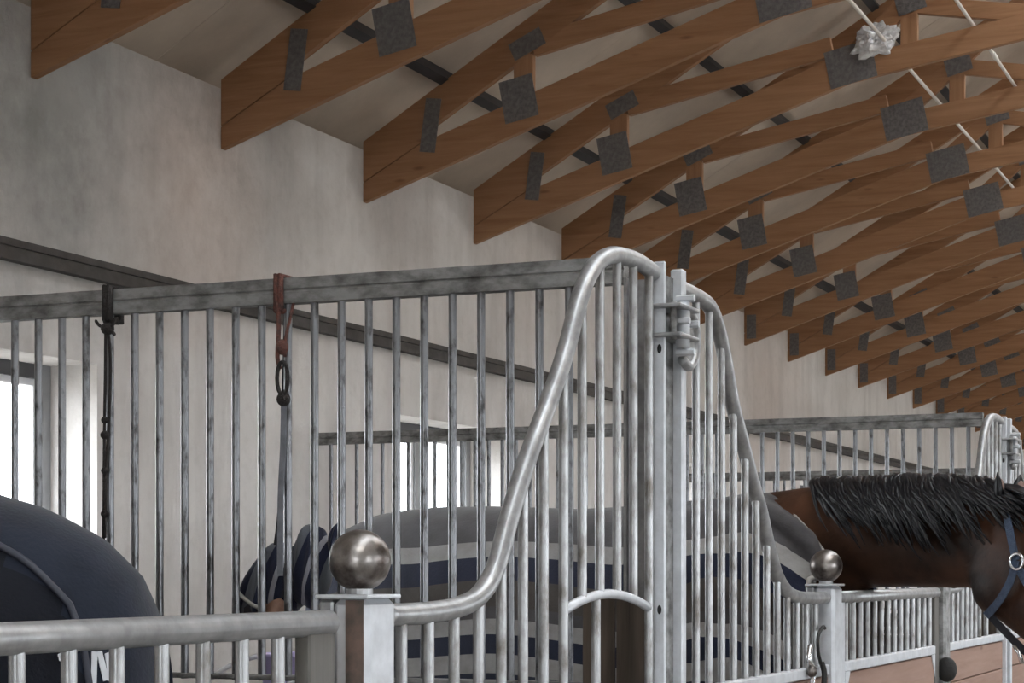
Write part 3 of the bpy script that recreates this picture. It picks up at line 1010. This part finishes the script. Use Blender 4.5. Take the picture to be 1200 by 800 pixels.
def horse_body(name, neck, head, matl, par, rugtab):
    """one continuous skin: trunk + neck + head + four jointed legs, joined by a voxel remesh.
    local frame: x forward, y left, z up, withers near x = 0"""
    bm = bmesh.new()
    tr = [(-1.50, 1.28, .06, .05), (-1.47, 1.29, .16, .13), (-1.40, 1.285, .25, .21), (-1.25, 1.285, .335, .275), (-1.02, 1.28, .375, .305), (-0.75, 1.245, .385, .30),
          (-0.45, 1.225, .395, .31), (-0.15, 1.245, .41, .295), (0.05, 1.265, .415, .265), (0.17, 1.235, .375, .235), (0.25, 1.215, .30, .205), (0.31, 1.215, .20, .16), (0.335, 1.215, .10, .08)]
    tr2 = []
    for x, z, hh, hw in tr:
        if x < 0.05:
            zt, rw = interp(rugtab, x)
            top, bot = min(z + hh, zt - 0.05), z - hh
            bot = min(bot, top - 0.06)
            z, hh, hw = (top + bot) / 2, (top - bot) / 2, min(hw, max(0.03, rw - 0.03))
        tr2.append((x, z, hh, hw))
    tr = tr2
    loft(bm, [ell((x, 0, z), hh, hw, 24, Vector((1, 0, 0)), Vector((0, 0, 1)), 2.15) for x, z, hh, hw in tr])
    # neck: (x, z, half depth, half width, tilt of the section)
    def sweep(rows, pw=2.2):
        secs = []
        for i, (x, y, z, hd, hw) in enumerate(rows):
            a, b = rows[max(0, i - 1)], rows[min(len(rows) - 1, i + 1)]
            T = Vector((b[0] - a[0], b[1] - a[1], b[2] - a[2])).normalized()
            side = Vector((0, 0, 1)).cross(T)
            side = side.normalized() if side.length > 0.05 else Vector((0, 1, 0))
            upv = T.cross(side).normalized()
            ring = []
            for k in range(20):
                an = 2 * PI * k / 20
                ca, sa = math.cos(an), math.sin(an)
                ring.append(Vector((x, y, z)) + side * (math.copysign(abs(ca) ** (2 / pw), ca) * hw) + upv * (math.copysign(abs(sa) ** (2 / pw), sa) * hd))
            secs.append(ring)
        loft(bm, secs)
    sweep(neck)
    sweep(head['skull'])
    for (p, r, sc) in head.get('lumps', []):
        sphere(bm, p, r, 16, 10, sc)
    for s in (-1, 1):
        # hind leg: thigh, gaskin, hock pointing back, cannon, fetlock, hoof
        L = [(-1.18, s * .15, 1.15, .20), (-1.10, s * .17, .98, .16), (-1.13, s * .16, .82, .115), (-1.28, s * .15, .62, .068), (-1.34, s * .15, .53, .058),
             (-1.32, s * .15, .40, .043), (-1.29, s * .15, .22, .042), (-1.27, s * .15, .17, .048), (-1.23, s * .15, .09, .045), (-1.20, s * .15, .05, .062), (-1.19, s * .15, .005, .07)]
        tube(bm, [p[:3] for p in L], [p[3] for p in L], 14)
        L = [(0.12, s * .16, 1.05, .15), (0.14, s * .16, .88, .105), (0.15, s * .155, .70, .068), (0.16, s * .15, .52, .060), (0.155, s * .15, .44, .048),
             (0.15, s * .15, .24, .040), (0.155, s * .15, .17, .046), (0.19, s * .15, .09, .044), (0.205, s * .15, .05, .060), (0.21, s * .15, .005, .068)]
        tube(bm, [p[:3] for p in L], [p[3] for p in L], 14)
    o = put(name, bm, matl, par, True)
    md = o.modifiers.new('remesh', 'REMESH')
    md.mode = 'VOXEL'
    md.voxel_size = 0.016
    md.use_smooth_shade = True
    sm = o.modifiers.new('smooth', 'SMOOTH')
    sm.factor = 0.5
    sm.iterations = 6
    return o

def rug_point(x, arc, drape=0.0):
    zt, hw = interp(RUG1 if drape > 8 else RUG, x)
    hv = min(0.42, max(0.12, zt - 1.14))     # height of the rounded shoulder
    R = 0.5 * PI * math.sqrt((hw * hw + hv * hv) / 2)
    s = 1 if arc >= 0 else -1
    a = abs(arc)
    if a < R:
        f = a / R * PI / 2
        y, z = hw * math.sin(f) ** 0.92, zt - hv + hv * math.cos(f)
    else:
        y, z = hw + 0.01 * math.sin((a - R) * 5), zt - hv - (a - R)
    n = mnoise.noise(Vector((x * 3.1, s * a * 2.2 + drape, drape))) * 0.012
    y += n
    z += n * 0.4
    return Vector((x, s * y, z))

def make_rug(par, matl, front, hem, drape, seam=None, fold=0.0):
    bm = bmesh.new()
    uvl = bm.loops.layers.uv.new('uv')
    nu, nv = 60, 56
    grid, uvs = [], []
    for i in range(nu + 1):
        row, ru = [], []
        u = i / nu
        for j in range(nv + 1):
            v = (j / nv) * 2 - 1
            arc = v * hem
            xf = front(abs(arc))
            x = lerp((RUG1 if drape > 8 else RUG)[0][0] + 0.005, xf, u ** 1.0 if u > 0.25 else (u / 0.25) ** 1.8 * 0.25)
            p = rug_point(x, arc, drape)
            if fold and u > 0.72:
                w = (u - 0.72) / 0.28
                k = math.sin(abs(arc) * 30 + (xf - x) * 22) * fold * w * min(1, abs(arc) * 4)
                p.y += k * (1 if v > 0 else -1)
                p.z += k * 0.5
            row.append(bm.verts.new(p))
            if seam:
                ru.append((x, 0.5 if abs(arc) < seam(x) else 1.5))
            else:
                ru.append((x, abs(arc) + (0.02 * math.sin(x * 7))))
        grid.append(row)
        uvs.append(ru)
    for i in range(nu):
        for j in range(nv):
            f = bm.faces.new((grid[i][j], grid[i + 1][j], grid[i + 1][j + 1], grid[i][j + 1]))
            q = (uvs[i][j], uvs[i + 1][j], uvs[i + 1][j + 1], uvs[i][j + 1])
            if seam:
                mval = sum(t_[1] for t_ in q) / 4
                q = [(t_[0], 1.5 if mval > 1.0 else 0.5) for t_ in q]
            for lp, t_ in zip(f.loops, q):
                lp[uvl].uv = t_
    bm.normal_update()
    bvh = BVHTree.FromBMesh(bm)
    o = put('rug', bm, matl, par, True)
    so = o.modifiers.new('thickness', 'SOLIDIFY')
    so.thickness = 0.012
    so.offset = 1
    edge = [rug_point(front(abs((j / 40 * 2 - 1) * hem)) - 0.004, (j / 40 * 2 - 1) * hem, drape) for j in range(41)]
    return o, bvh, edge

# ---- brown horse with the striped rug, head out over the far door
hx, hy = Vector((-0.25, -0.97)).normalized()
H2 = thing('horse', 'dark bay horse in a striped grey rug leaning out over the far stall door', 'horse', (6.85, 1.96, 0), math.atan2(hy, hx), None)
H2.scale = (1.2, 1.08, 1.0)
neck2 = [(-0.12, 0, 1.36, .30, .16), (0.08, 0, 1.45, .275, .155), (0.25, 0, 1.515, .222, .135), (0.42, 0, 1.553, .180, .115), (0.60, 0, 1.556, .178, .102), (0.78, 0, 1.55, .175, .092), (0.92, 0, 1.54, .165, .085), (1.02, 0, 1.515, .14, .078)]
head2 = {'skull': [(0.90, 0, 1.57, .10, .07), (0.97, 0, 1.52, .175, .092), (1.04, 0, 1.455, .19, .105), (1.12, 0, 1.375, .175, .108), (1.20, 0, 1.285, .145, .095), (1.28, 0, 1.185, .115, .075), (1.34, 0, 1.095, .098, .066), (1.38, 0, 1.02, .092, .066), (1.405, 0, .97, .06, .05)],
         'lumps': [((0.98, 0.055, 1.385), .105, (1.0, .5, .95)), ((0.98, -0.055, 1.385), .105, (1.0, .5, .95)),
                   ((1.15, 0.09, 1.50), .035, (1, .7, 1)), ((1.15, -0.09, 1.50), .035, (1, .7, 1))]}
body2 = horse_body('body', neck2, head2, M['coat'], H2, RUG)
rug2, bvh2, edge2 = make_rug(H2, M['plaidrug'], lambda a: (0.03 + 1.2 * a) if a < 0.28 else max(0.305, 0.366 - 1.0 * (a - 0.28)), 1.02, 3.3, None, 0.028)
put('rug_binding', tube(bmesh.new(), edge2, 0.0085, 8), M['binding'], rug2, True)
# ears
for s in (-1, 1):
    bm = bmesh.new()
    rows = [(0.0, .018), (0.03, .034), (0.07, .034), (0.11, .020), (0.145, .003)]
    secs = []
    for h, w_ in rows:
        ring = []
        for k in range(10):
            a = 2 * PI * k / 10
            ring.append(Vector((math.cos(a) * w_ * 0.55, math.sin(a) * w_, h)))
        secs.append(ring)
    loft(bm, secs)
    e = put('ear', bm, M['mane'], H2, True)
    e.location = (0.985, s * 0.06, 1.645)
    e.scale = (0.7, 0.7, 0.68)
    e.rotation_euler = (-s * 0.22, -0.08, -s * 0.5)
    bm = sphere(bmesh.new(), (0.013, 0, 0.065), 1, 12, 8, (0.010, 0.022, 0.048))
    put('ear_lining', bm, M['innerear'], e, True)
# eyes and nostrils
for s in (-1, 1):
    bm = sphere(bmesh.new(), (1.162, s * 0.106, 1.505), 0.021, 16, 10)
    put('eye', bm, M['skin'], H2, True)
    bm = sphere(bmesh.new(), (1.405, s * 0.045, 1.035), 1, 12, 8, (0.020, 0.014, 0.028))
    put('nostril', bm, M['skin'], H2, True)
# mane: tapering locks rooted on the crest and fallen on the near side
def neck_at(rows, x):
    r = interp([(q[0], q[1], q[2], q[3], q[4]) for q in rows], x)
    return r
def make_mane(rows, x0, x1, count, side, par, length, zadd=0.0):
    bm = bmesh.new()
    rnd = random.Random(11)
    for i in range(count):
        x = lerp(x0, x1, (i + rnd.random()) / count)
        y, z, hd, hw = neck_at(rows, x)
        L = length * (0.65 + 0.5 * rnd.random()) * (0.7 + 0.3 * math.sin(PI * min(1, max(0, (x - x0) / (x1 - x0)))))
        drift = 0.10 + 0.10 * rnd.random()
        pts, rr = [], []
        wv = rnd.random() * 6
        start = rnd.uniform(-0.25, 0.25)
        nseg = 9
        rad = rnd.uniform(0.007, 0.014)
        for k in range(nseg):
            u = k / (nseg - 1)
            th = start + u * L / 0.155     # angle round the neck from the crest
            th = min(th, 2.2)
            pw = 2.2
            cz, sy = math.cos(th), math.sin(th)
            off = 0.010 + 0.006 * rnd.random()
            yy = math.copysign(abs(sy) ** (2 / pw), sy) * (hw + off)
            zz = math.copysign(abs(cz) ** (2 / pw), cz) * (hd + off)
            pts.append(Vector((x + drift * u * u * 0.9 + 0.008 * math.sin(wv + u * 5), side * yy, z + zz + zadd)))
            rr.append(rad * (0.75 if k == 0 else 1.0) * (1 - u ** 2.2) + 0.0015)
        tube(bm, pts, rr, 5)
    return put('mane', bm, M['mane'], par, True)
make_mane(neck2, 0.24, 1.0, 330, -1, H2, 0.245)
# halter
def strap(pts, w, th, matl, name, par, sub=5):
    """flat webbing: pts are (point, outward normal)"""
    P = catmull([p for p, n in pts], sub)
    Nn = catmull([n for p, n in pts], sub)
    bm = bmesh.new()
    secs = []
    for i in range(len(P)):
        T = (P[min(i + 1, len(P) - 1)] - P[max(i - 1, 0)]).normalized()
        n = Nn[i].normalized()
        b = T.cross(n).normalized()
        n = b.cross(T)
        secs.append([P[i] + b * w / 2, P[i] + b * w / 2 + n * th, P[i] - b * w / 2 + n * th, P[i] - b * w / 2])
    loft(bm, secs)
    return put(name, bm, matl, par)
hal = bpy.data.objects.new('halter', None)
C.objects.link(hal)
hal.parent = H2
V = Vector
for s in (-1, 1):
    n = V((0, s, 0))
    strap([(V((1.00, s * 0.035, 1.685)), V((0, s * .5, 1))), (V((1.03, s * 0.088, 1.60)), n), (V((1.055, s * 0.112, 1.54)), n), (V((1.08, s * 0.122, 1.465)), n)], 0.026, 0.005, M['halter'], 'cheek_strap', hal)
    strap([(V((1.08, s * 0.122, 1.465)), n), (V((1.06, s * 0.126, 1.40)), n), (V((1.01, s * 0.116, 1.335)), n), (V((0.95, s * 0.085, 1.295)), V((0, s, -.5)))], 0.026, 0.005, M['halter'], 'throat_strap', hal)
    strap([(V((1.085, s * 0.122, 1.445)), n), (V((1.15, s * 0.120, 1.35)), n), (V((1.215, s * 0.105, 1.25)), n)], 0.026, 0.005, M['halter'], 'cheek_strap', hal)
    ring = [V((1.085 + 0.024 * math.cos(a * PI / 8), s * 0.130, 1.462 + 0.024 * math.sin(a * PI / 8))) for a in range(17)]
    put('ring', tube(bmesh.new(), ring, 0.005, 8, False), M['mirrorclip'], hal, True)
strap([(V((0.945, -0.07, 1.305)), V((0, -1, 0))), (V((1.01, -0.085, 1.255)), V((0, -1, 0))), (V((1.07, -0.085, 1.205)), V((0, -1, 0))), (V((1.15, -0.08, 1.145)), V((0, -1, 0)))], 0.024, 0.006, M['blackstrap'], 'chin_strap', hal)
clip = tube(bmesh.new(), [(1.055, -0.09, 1.205), (1.075, -0.092, 1.18), (1.085, -0.092, 1.15)], 0.008, 8)
put('snap_clip', clip, M['mirrorclip'], hal, True)
# forelock
bm = bmesh.new()
for i in range(26):
    y0 = random.uniform(-0.05, 0.05)
    tube(bm, [(0.99, y0, 1.70), (1.09, y0 * 1.2, 1.66), (1.18, y0 * 1.4, 1.55), (1.24 + random.uniform(-.02, .02), y0 * 1.5, 1.46)], [0.009, 0.01, 0.007, 0.002], 5)
put('forelock', bm, M['mane'], H2, True)

# the neck is carried a little to the horse's right
def bend(p):
    if p.x <= 0.12:
        return p
    u = p.x - 0.12
    return Vector((0.12 + u * 0.885, p.y - 0.265 * u ** 1.5, p.z))
def bend_tree(o):
    if o.name.split('.')[0] in ('rug', 'rug_binding'):
        return
    if o.location.length > 0.5:
        o.location = bend(o.location)
        return
    if o.type == 'MESH':
        for v in o.data.vertices:
            v.co = bend(v.co)
    for ch in o.children:
        bend_tree(ch)
for ch in list(H2.children):
    bend_tree(ch)

# ---- left horse in the navy rug, rump to the right, head down out of view
h1 = Vector((-0.42, 0.91)).normalized()
rump = Vector((3.57, 2.32))
base1 = rump + h1 * 1.50
H1 = thing('horse', 'horse in a plain navy blue rug, rump turned to the bars at the lower left', 'horse', (base1.x, base1.y, 0), math.atan2(h1.y, h1.x))
H1.scale = (0.97, 0.97, 0.965)
neck1 = [(-0.10, 0, 1.36, .30, .16), (0.10, 0, 1.42, .28, .155), (0.28, 0, 1.40, .235, .14), (0.45, 0, 1.33, .20, .12), (0.60, 0, 1.22, .175, .105), (0.72, 0, 1.10, .16, .09), (0.80, 0, 1.00, .14, .08)]
head1 = {'skull': [(0.70, 0, 1.10, .10, .07), (0.77, 0, 1.02, .155, .09), (0.83, 0, .93, .165, .10), (0.88, 0, .83, .145, .095), (0.93, 0, .71, .115, .075), (0.97, 0, .60, .092, .066), (0.99, 0, .53, .08, .06), (1.0, 0, .48, .05, .045)]}
body1 = horse_body('body', neck1, head1, M['coat'], H1, RUG1)
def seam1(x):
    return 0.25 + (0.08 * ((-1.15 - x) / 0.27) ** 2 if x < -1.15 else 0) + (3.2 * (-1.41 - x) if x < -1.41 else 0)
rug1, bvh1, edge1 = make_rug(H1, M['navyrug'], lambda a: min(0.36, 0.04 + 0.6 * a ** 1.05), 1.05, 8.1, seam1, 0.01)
for s in (1, -1):
    pts = []
    for k in range(60):
        x = -1.50 + k / 59 * 1.6
        a = seam1(x)
        p = rug_point(x, s * a, 8.1)
        pts.append(p + V((-0.006, s * 0.014, 0.013)))
    put('seam_piping', tube(bmesh.new(), pts, 0.0075, 8), M['piping'], rug1, True)
make_mane(neck1, 0.2, 0.75, 60, 1, H1, 0.2)
for s in (-1, 1):
    bm = bmesh.new()
    secs = []
    for h, w_ in [(0.0, .018), (0.03, .034), (0.07, .034), (0.11, .020), (0.145, .003)]:
        secs.append([V((math.cos(2 * PI * k / 10) * w_ * 0.55, math.sin(2 * PI * k / 10) * w_, h)) for k in range(10)])
    loft(bm, secs)
    e = put('ear', bm, M['mane'], H1, True)
    e.location = (0.76, s * 0.05, 1.16)
    e.rotation_euler = (-s * 0.25, 0.5, 0)
    put('eye', sphere(bmesh.new(), (0.885, s * 0.088, 0.98), 0.02, 14, 8), M['skin'], H1, True)
# tails
for H, z in ((H1, 1.28), (H2, 1.28)):
    bm = bmesh.new()
    rnd = random.Random(5)
    for i in range(40):
        y0 = rnd.uniform(-.035, .035)
        pts = [(-1.44, y0 * .5, z + 0.02), (-1.51, y0, z - 0.1), (-1.52, y0 * 1.6, z - 0.4), (-1.50, y0 * 1.8, z - 0.75 + rnd.uniform(-.06, .06))]
        tube(bm, pts, [0.02, 0.018, 0.014, 0.003], 5)
    put('tail', bm, M['mane'], H, True)

# white printed letters on the left side of the navy rug: outlines in the horse's own (x, z), laid onto the cloth
def on_rug(x, z):
    hit, nrm, _, _ = bvh1.ray_cast(V((x, 1.0, z)), V((0, -1, 0)))
    if nrm.y < 0:
        nrm = -nrm
    return hit + nrm * 0.016, nrm
def print_poly(polys, name):
    bm = bmesh.new()
    for poly in polys:
        hs = [on_rug(*p) for p in poly]
        a = [bm.verts.new(h[0]) for h in hs]
        b = [bm.verts.new(h[0] - h[1] * 0.004) for h in hs]
        bm.faces.new(a)
        bm.faces.new(b[::-1])
        n = len(a)
        for i in range(n):
            bm.faces.new((a[i], b[i], b[(i + 1) % n], a[(i + 1) % n]))
    return put(name, bm, M['letter'], rug1)
print_poly([[(-1.438, 1.313), (-1.448, 1.313), (-1.449, 1.246), (-1.439, 1.246)], [(-1.446, 1.313), (-1.456, 1.313), (-1.472, 1.256), (-1.462, 1.253)],
            [(-1.462, 1.308), (-1.474, 1.313), (-1.481, 1.256), (-1.470, 1.253)]], 'letter_print')
print_poly([[(-1.375, 1.309), (-1.383, 1.314), (-1.393, 1.314), (-1.400, 1.307), (-1.397, 1.297), (-1.387, 1.292), (-1.379, 1.297)]], 'letter_print')
print_poly([[(-1.476, 1.320), (-1.484, 1.319), (-1.491, 1.287), (-1.485, 1.285)]], 'letter_print')

# ------------------------------------------------------------------ cords on the near divider
XD = DIV0 - 0.055
def wrap(bm, y, r, x=XD):
    for dy in (-0.006, 0.006):
        loop = [(x - 0.026, y + dy, 2.10), (x - 0.026, y + dy, 2.19), (x + 0.026, y + dy, 2.19), (x + 0.026, y + dy, 2.10), (x - 0.026, y + dy, 2.10)]
        tube(bm, loop, r, 8)
t = thing('tied_cord', 'dark knotted cord tied over the divider rail and hanging down beside the window', 'cord', (0, 0, 0), 0, 'cords hanging on the divider rail')
bm = bmesh.new()
yA = 3.045
wrap(bm, yA, 0.010)
put('rail_wrap', bm, M['cord'], t, True)
xf_ = XD - 0.028
bm = bmesh.new()
tube(bm, catmull([(xf_, yA, 2.12), (xf_, yA + 0.004, 2.09), (xf_ + 0.006, yA + 0.010, 1.95), (xf_ + 0.006, yA + 0.013, 1.80), (xf_ + 0.006, yA + 0.014, 1.66), (xf_ + 0.006, yA + 0.016, 1.50)], 4), 0.0042, 7)
tube(bm, catmull([(xf_, yA, 2.09), (xf_ + 0.003, yA - 0.008, 2.0), (xf_ + 0.004, yA - 0.004, 1.85), (xf_ + 0.004, yA + 0.006, 1.70), (xf_ + 0.004, yA + 0.010, 1.52)], 4), 0.0042, 7)
put('strand', bm, M['cord'], t, True)
for z, r in ((2.078, .017), (1.835, .010), (1.795, .012), (1.70, .010), (1.585, .011)):
    put('knot', sphere(bmesh.new(), (xf_ + 0.002, yA + (0 if z > 2 else 0.008), z), r, 12, 8, (1, 1.1, 1.0)), M['cord'], t, True)
for dy, dz in ((0.035, 0.024), (-0.036, 0.028), (-0.028, -0.02)):
    put('loose_end', tube(bmesh.new(), catmull([(xf_, yA, 2.078), (xf_ - 0.004, yA + dy * 0.6, 2.078 + dz * 0.35), (xf_ - 0.004, yA + dy, 2.078 + dz)], 4), [0.0045] * 8 + [0.002], 7), M['cord'], t, True)

t = thing('tied_cord', 'reddish twine tied over the divider rail, with a knotted loop and grey strap below', 'cord', (0, 0, 0), 0, 'cords hanging on the divider rail')
bm = bmesh.new()
yB = 2.525
wrap(bm, yB, 0.0085)
put('rail_wrap', bm, M['redcord'], t, True)
bm = bmesh.new()
tube(bm, catmull([(xf_, yB, 2.12), (xf_, yB - 0.002, 2.05), (xf_, yB + 0.002, 1.98), (xf_, yB - 0.006, 1.95)], 4), 0.006, 7)
tube(bm, catmull([(xf_ + 0.02, yB - 0.035, 2.125), (xf_ + 0.01, yB - 0.030, 2.08), (xf_, yB - 0.022, 2.03), (xf_, yB - 0.020, 1.98)], 4), 0.0042, 7)
put('strand', bm, M['redcord'], t, True)
ringp = [V((xf_ - 0.004, yB - 0.015 + 0.016 * math.sin(2 * PI * k / 16), 1.925 + 0.042 * math.cos(2 * PI * k / 16))) for k in range(17)]
put('loop', tube(bmesh.new(), ringp, 0.0055, 7, False), M['cord'], t, True)
put('knot', sphere(bmesh.new(), (xf_, yB - 0.012, 2.005), 0.016, 12, 8, (1, 1, 1.3)), M['redcord'], t, True)
put('knot', sphere(bmesh.new(), (xf_, yB - 0.016, 1.872), 0.017, 12, 8, (1, 1.1, 1.1)), M['cord'], t, True)
strap([(V((xf_ + 0.004, yB - 0.016, 1.87)), V((-1, 0, 0))), (V((xf_ + 0.010, yB - 0.010, 1.75)), V((-1, 0, 0))), (V((xf_ + 0.012, yB - 0.002, 1.62)), V((-1, 0, 0))), (V((xf_ + 0.012, yB, 1.42)), V((-1, 0, 0)))], 0.017, 0.003, M['greystrap'], 'strap', t)
strap([(V((XD + 0.03, yB + 0.006, 2.11)), V((-1, 0, 0))), (V((XD + 0.03, yB + 0.012, 1.9)), V((-1, 0, 0))), (V((XD + 0.035, yB + 0.025, 1.62)), V((-1, 0, 0))), (V((XD + 0.045, yB + 0.045, 1.50)), V((-1, 0, 0)))], 0.017, 0.003, M['blackstrap'], 'strap', t)

# striped cloth bundle hanging on the strap behind the bars
def cloth_lump(name, c, size, matl, seed, shear=0.0, parent=None, uvs=True):
    bm = bmesh.new()
    bmesh.ops.create_icosphere(bm, subdivisions=4, radius=1.0)
    uvl = bm.loops.layers.uv.new('uv')
    for v in bm.verts:
        d = v.co.copy()
        f = 0.86 + 0.20 * mnoise.noise(d * 1.3 + V((seed, 0, 0))) + 0.10 * math.sin(d.y * 9 + d.z * 2 + seed)
        v.co = V((d.x * size[0] * f, d.y * size[1] * f, d.z * size[2] * (0.8 + 0.2 * f)))
        v.co.z += shear * v.co.y
    for f in bm.faces:
        for lp in f.loops:
            lp[uvl].uv = (lp.vert.co.z, lp.vert.co.y * 1.0 + lp.vert.co.z * 0.35 + size[1] * 1.2)
    for v in bm.verts:
        v.co += V(c)
    return put(name, bm, matl, parent, True)
t = thing('cloth_bundle', 'small dark striped cloth bundle with tan leather, hung on a black strap behind the bars', 'cloth', (0, 0, 0))
cloth_lump('cloth_fold', (XD + 0.09, 2.625, 1.405), (0.05, 0.088, 0.090), M['bundle'], 1.0, -0.72, t)
cloth_lump('cloth_fold', (XD + 0.11, 2.505, 1.445), (0.05, 0.068, 0.112), M['bundle'], 4.0, -0.15, t)
cloth_lump('cloth_fold', (XD + 0.13, 2.565, 1.41), (0.045, 0.060, 0.095), M['bundle'], 9.0, -0.4, t)
cloth_lump('cloth_fold', (XD + 0.12, 2.43, 1.50), (0.035, 0.025, 0.06), M['bundle'], 7.0, 0.0, t)
put('trim_edge', tube(bmesh.new(), catmull([(XD + 0.06, 2.705, 1.388), (XD + 0.05, 2.68, 1.368), (XD + 0.045, 2.645, 1.345), (XD + 0.05, 2.62, 1.335)], 4), 0.0055, 7), M['binding'], t, True)
cloth_lump('leather_flap', (XD + 0.08, 2.60, 1.315), (0.025, 0.062, 0.055), M['leather'], 2.0, 0.1, t)
put('black_lining', boxm(XD + 0.06, XD + 0.10, 2.625, 2.69, 1.31, 1.372, 0.012), M['blackstrap'], t)
tube_pts = catmull([(XD + 0.09, 2.60, 1.27), (XD + 0.085, 2.605, 1.26), (XD + 0.085, 2.60, 1.245), (XD + 0.085, 2.60, 1.232)], 4)
put('tie', tube(bmesh.new(), tube_pts, 0.004, 6), M['cord'], t, True)

# lilac bucket with a white handle, standing on a ledge behind the near divider
t = thing('bucket', 'lilac plastic bucket with a white handle, low behind the near rail', 'bucket', (XD + 0.17, 2.585, 0.0))
put('ledge', boxm(-0.15, 0.13, -0.17, 0.20, 1.00, 1.02, 0.003), M['kick'], t)
bm = bmesh.new()
secs = []
for z, r in ((1.02, .068), (1.06, .078), (1.20, .094), (1.206, .099), (1.214, .099), (1.214, .090), (1.10, .078), (1.04, .066)):
    secs.append([V((math.cos(2 * PI * k / 28) * r, math.sin(2 * PI * k / 28) * r, z)) for k in range(28)])
loft(bm, secs)
put('pail', bm, M['lilac'], t, True)
hp = [V((-0.03, 0.10, 1.205)), V((-0.06, 0.14, 1.190)), V((-0.085, 0.175, 1.168)), V((-0.10, 0.205, 1.135)), V((-0.09, 0.13, 1.105)), V((-0.085, 0.03, 1.12)), V((-0.085, -0.06, 1.15)), V((-0.03, -0.10, 1.205))]
put('handle', tube(bmesh.new(), catmull(hp, 5), 0.007, 8), M['whiteplastic'], t, True)

# black loop and metal snap on the rail by the small ball post
t = thing('loop_strap', 'black loop strap with a snap hook on the lower rail beside the small ball post', 'strap', (0, 0, 0))
xl = 5.90
lp = [V((xl + 0.02, FY - 0.022, 1.15)), V((xl - 0.03, FY - 0.026, 1.19)), V((xl - 0.03, FY - 0.026, 1.235)), V((xl + 0.03, FY - 0.024, 1.262)), V((xl + 0.075, FY - 0.02, 1.258))]
put('loop', tube(bmesh.new(), catmull(lp, 5), 0.0055, 7), M['rubber'], t, True)
put('strap_end', tube(bmesh.new(), catmull([(xl + 0.02, FY - 0.024, 1.155), (xl + 0.03, FY - 0.03, 1.12), (xl + 0.02, FY - 0.03, 1.07), (xl + 0.035, FY - 0.03, 1.02)], 4), 0.009, 7), M['rubber'], t, True)
put('snap_hook', tube(bmesh.new(), catmull([(xl - 0.12, FY - 0.024, 1.21), (xl - 0.16, FY - 0.03, 1.17), (xl - 0.11, FY - 0.03, 1.14), (xl - 0.13, FY - 0.03, 1.08)], 4), 0.008, 8), M['mirrorclip'], t, True)
put('snap_hook', sphere(bmesh.new(), (xl - 0.12, FY - 0.03, 1.135), 0.016, 12, 8, (1.3, 1, 1.2)), M['ball'], t, True)
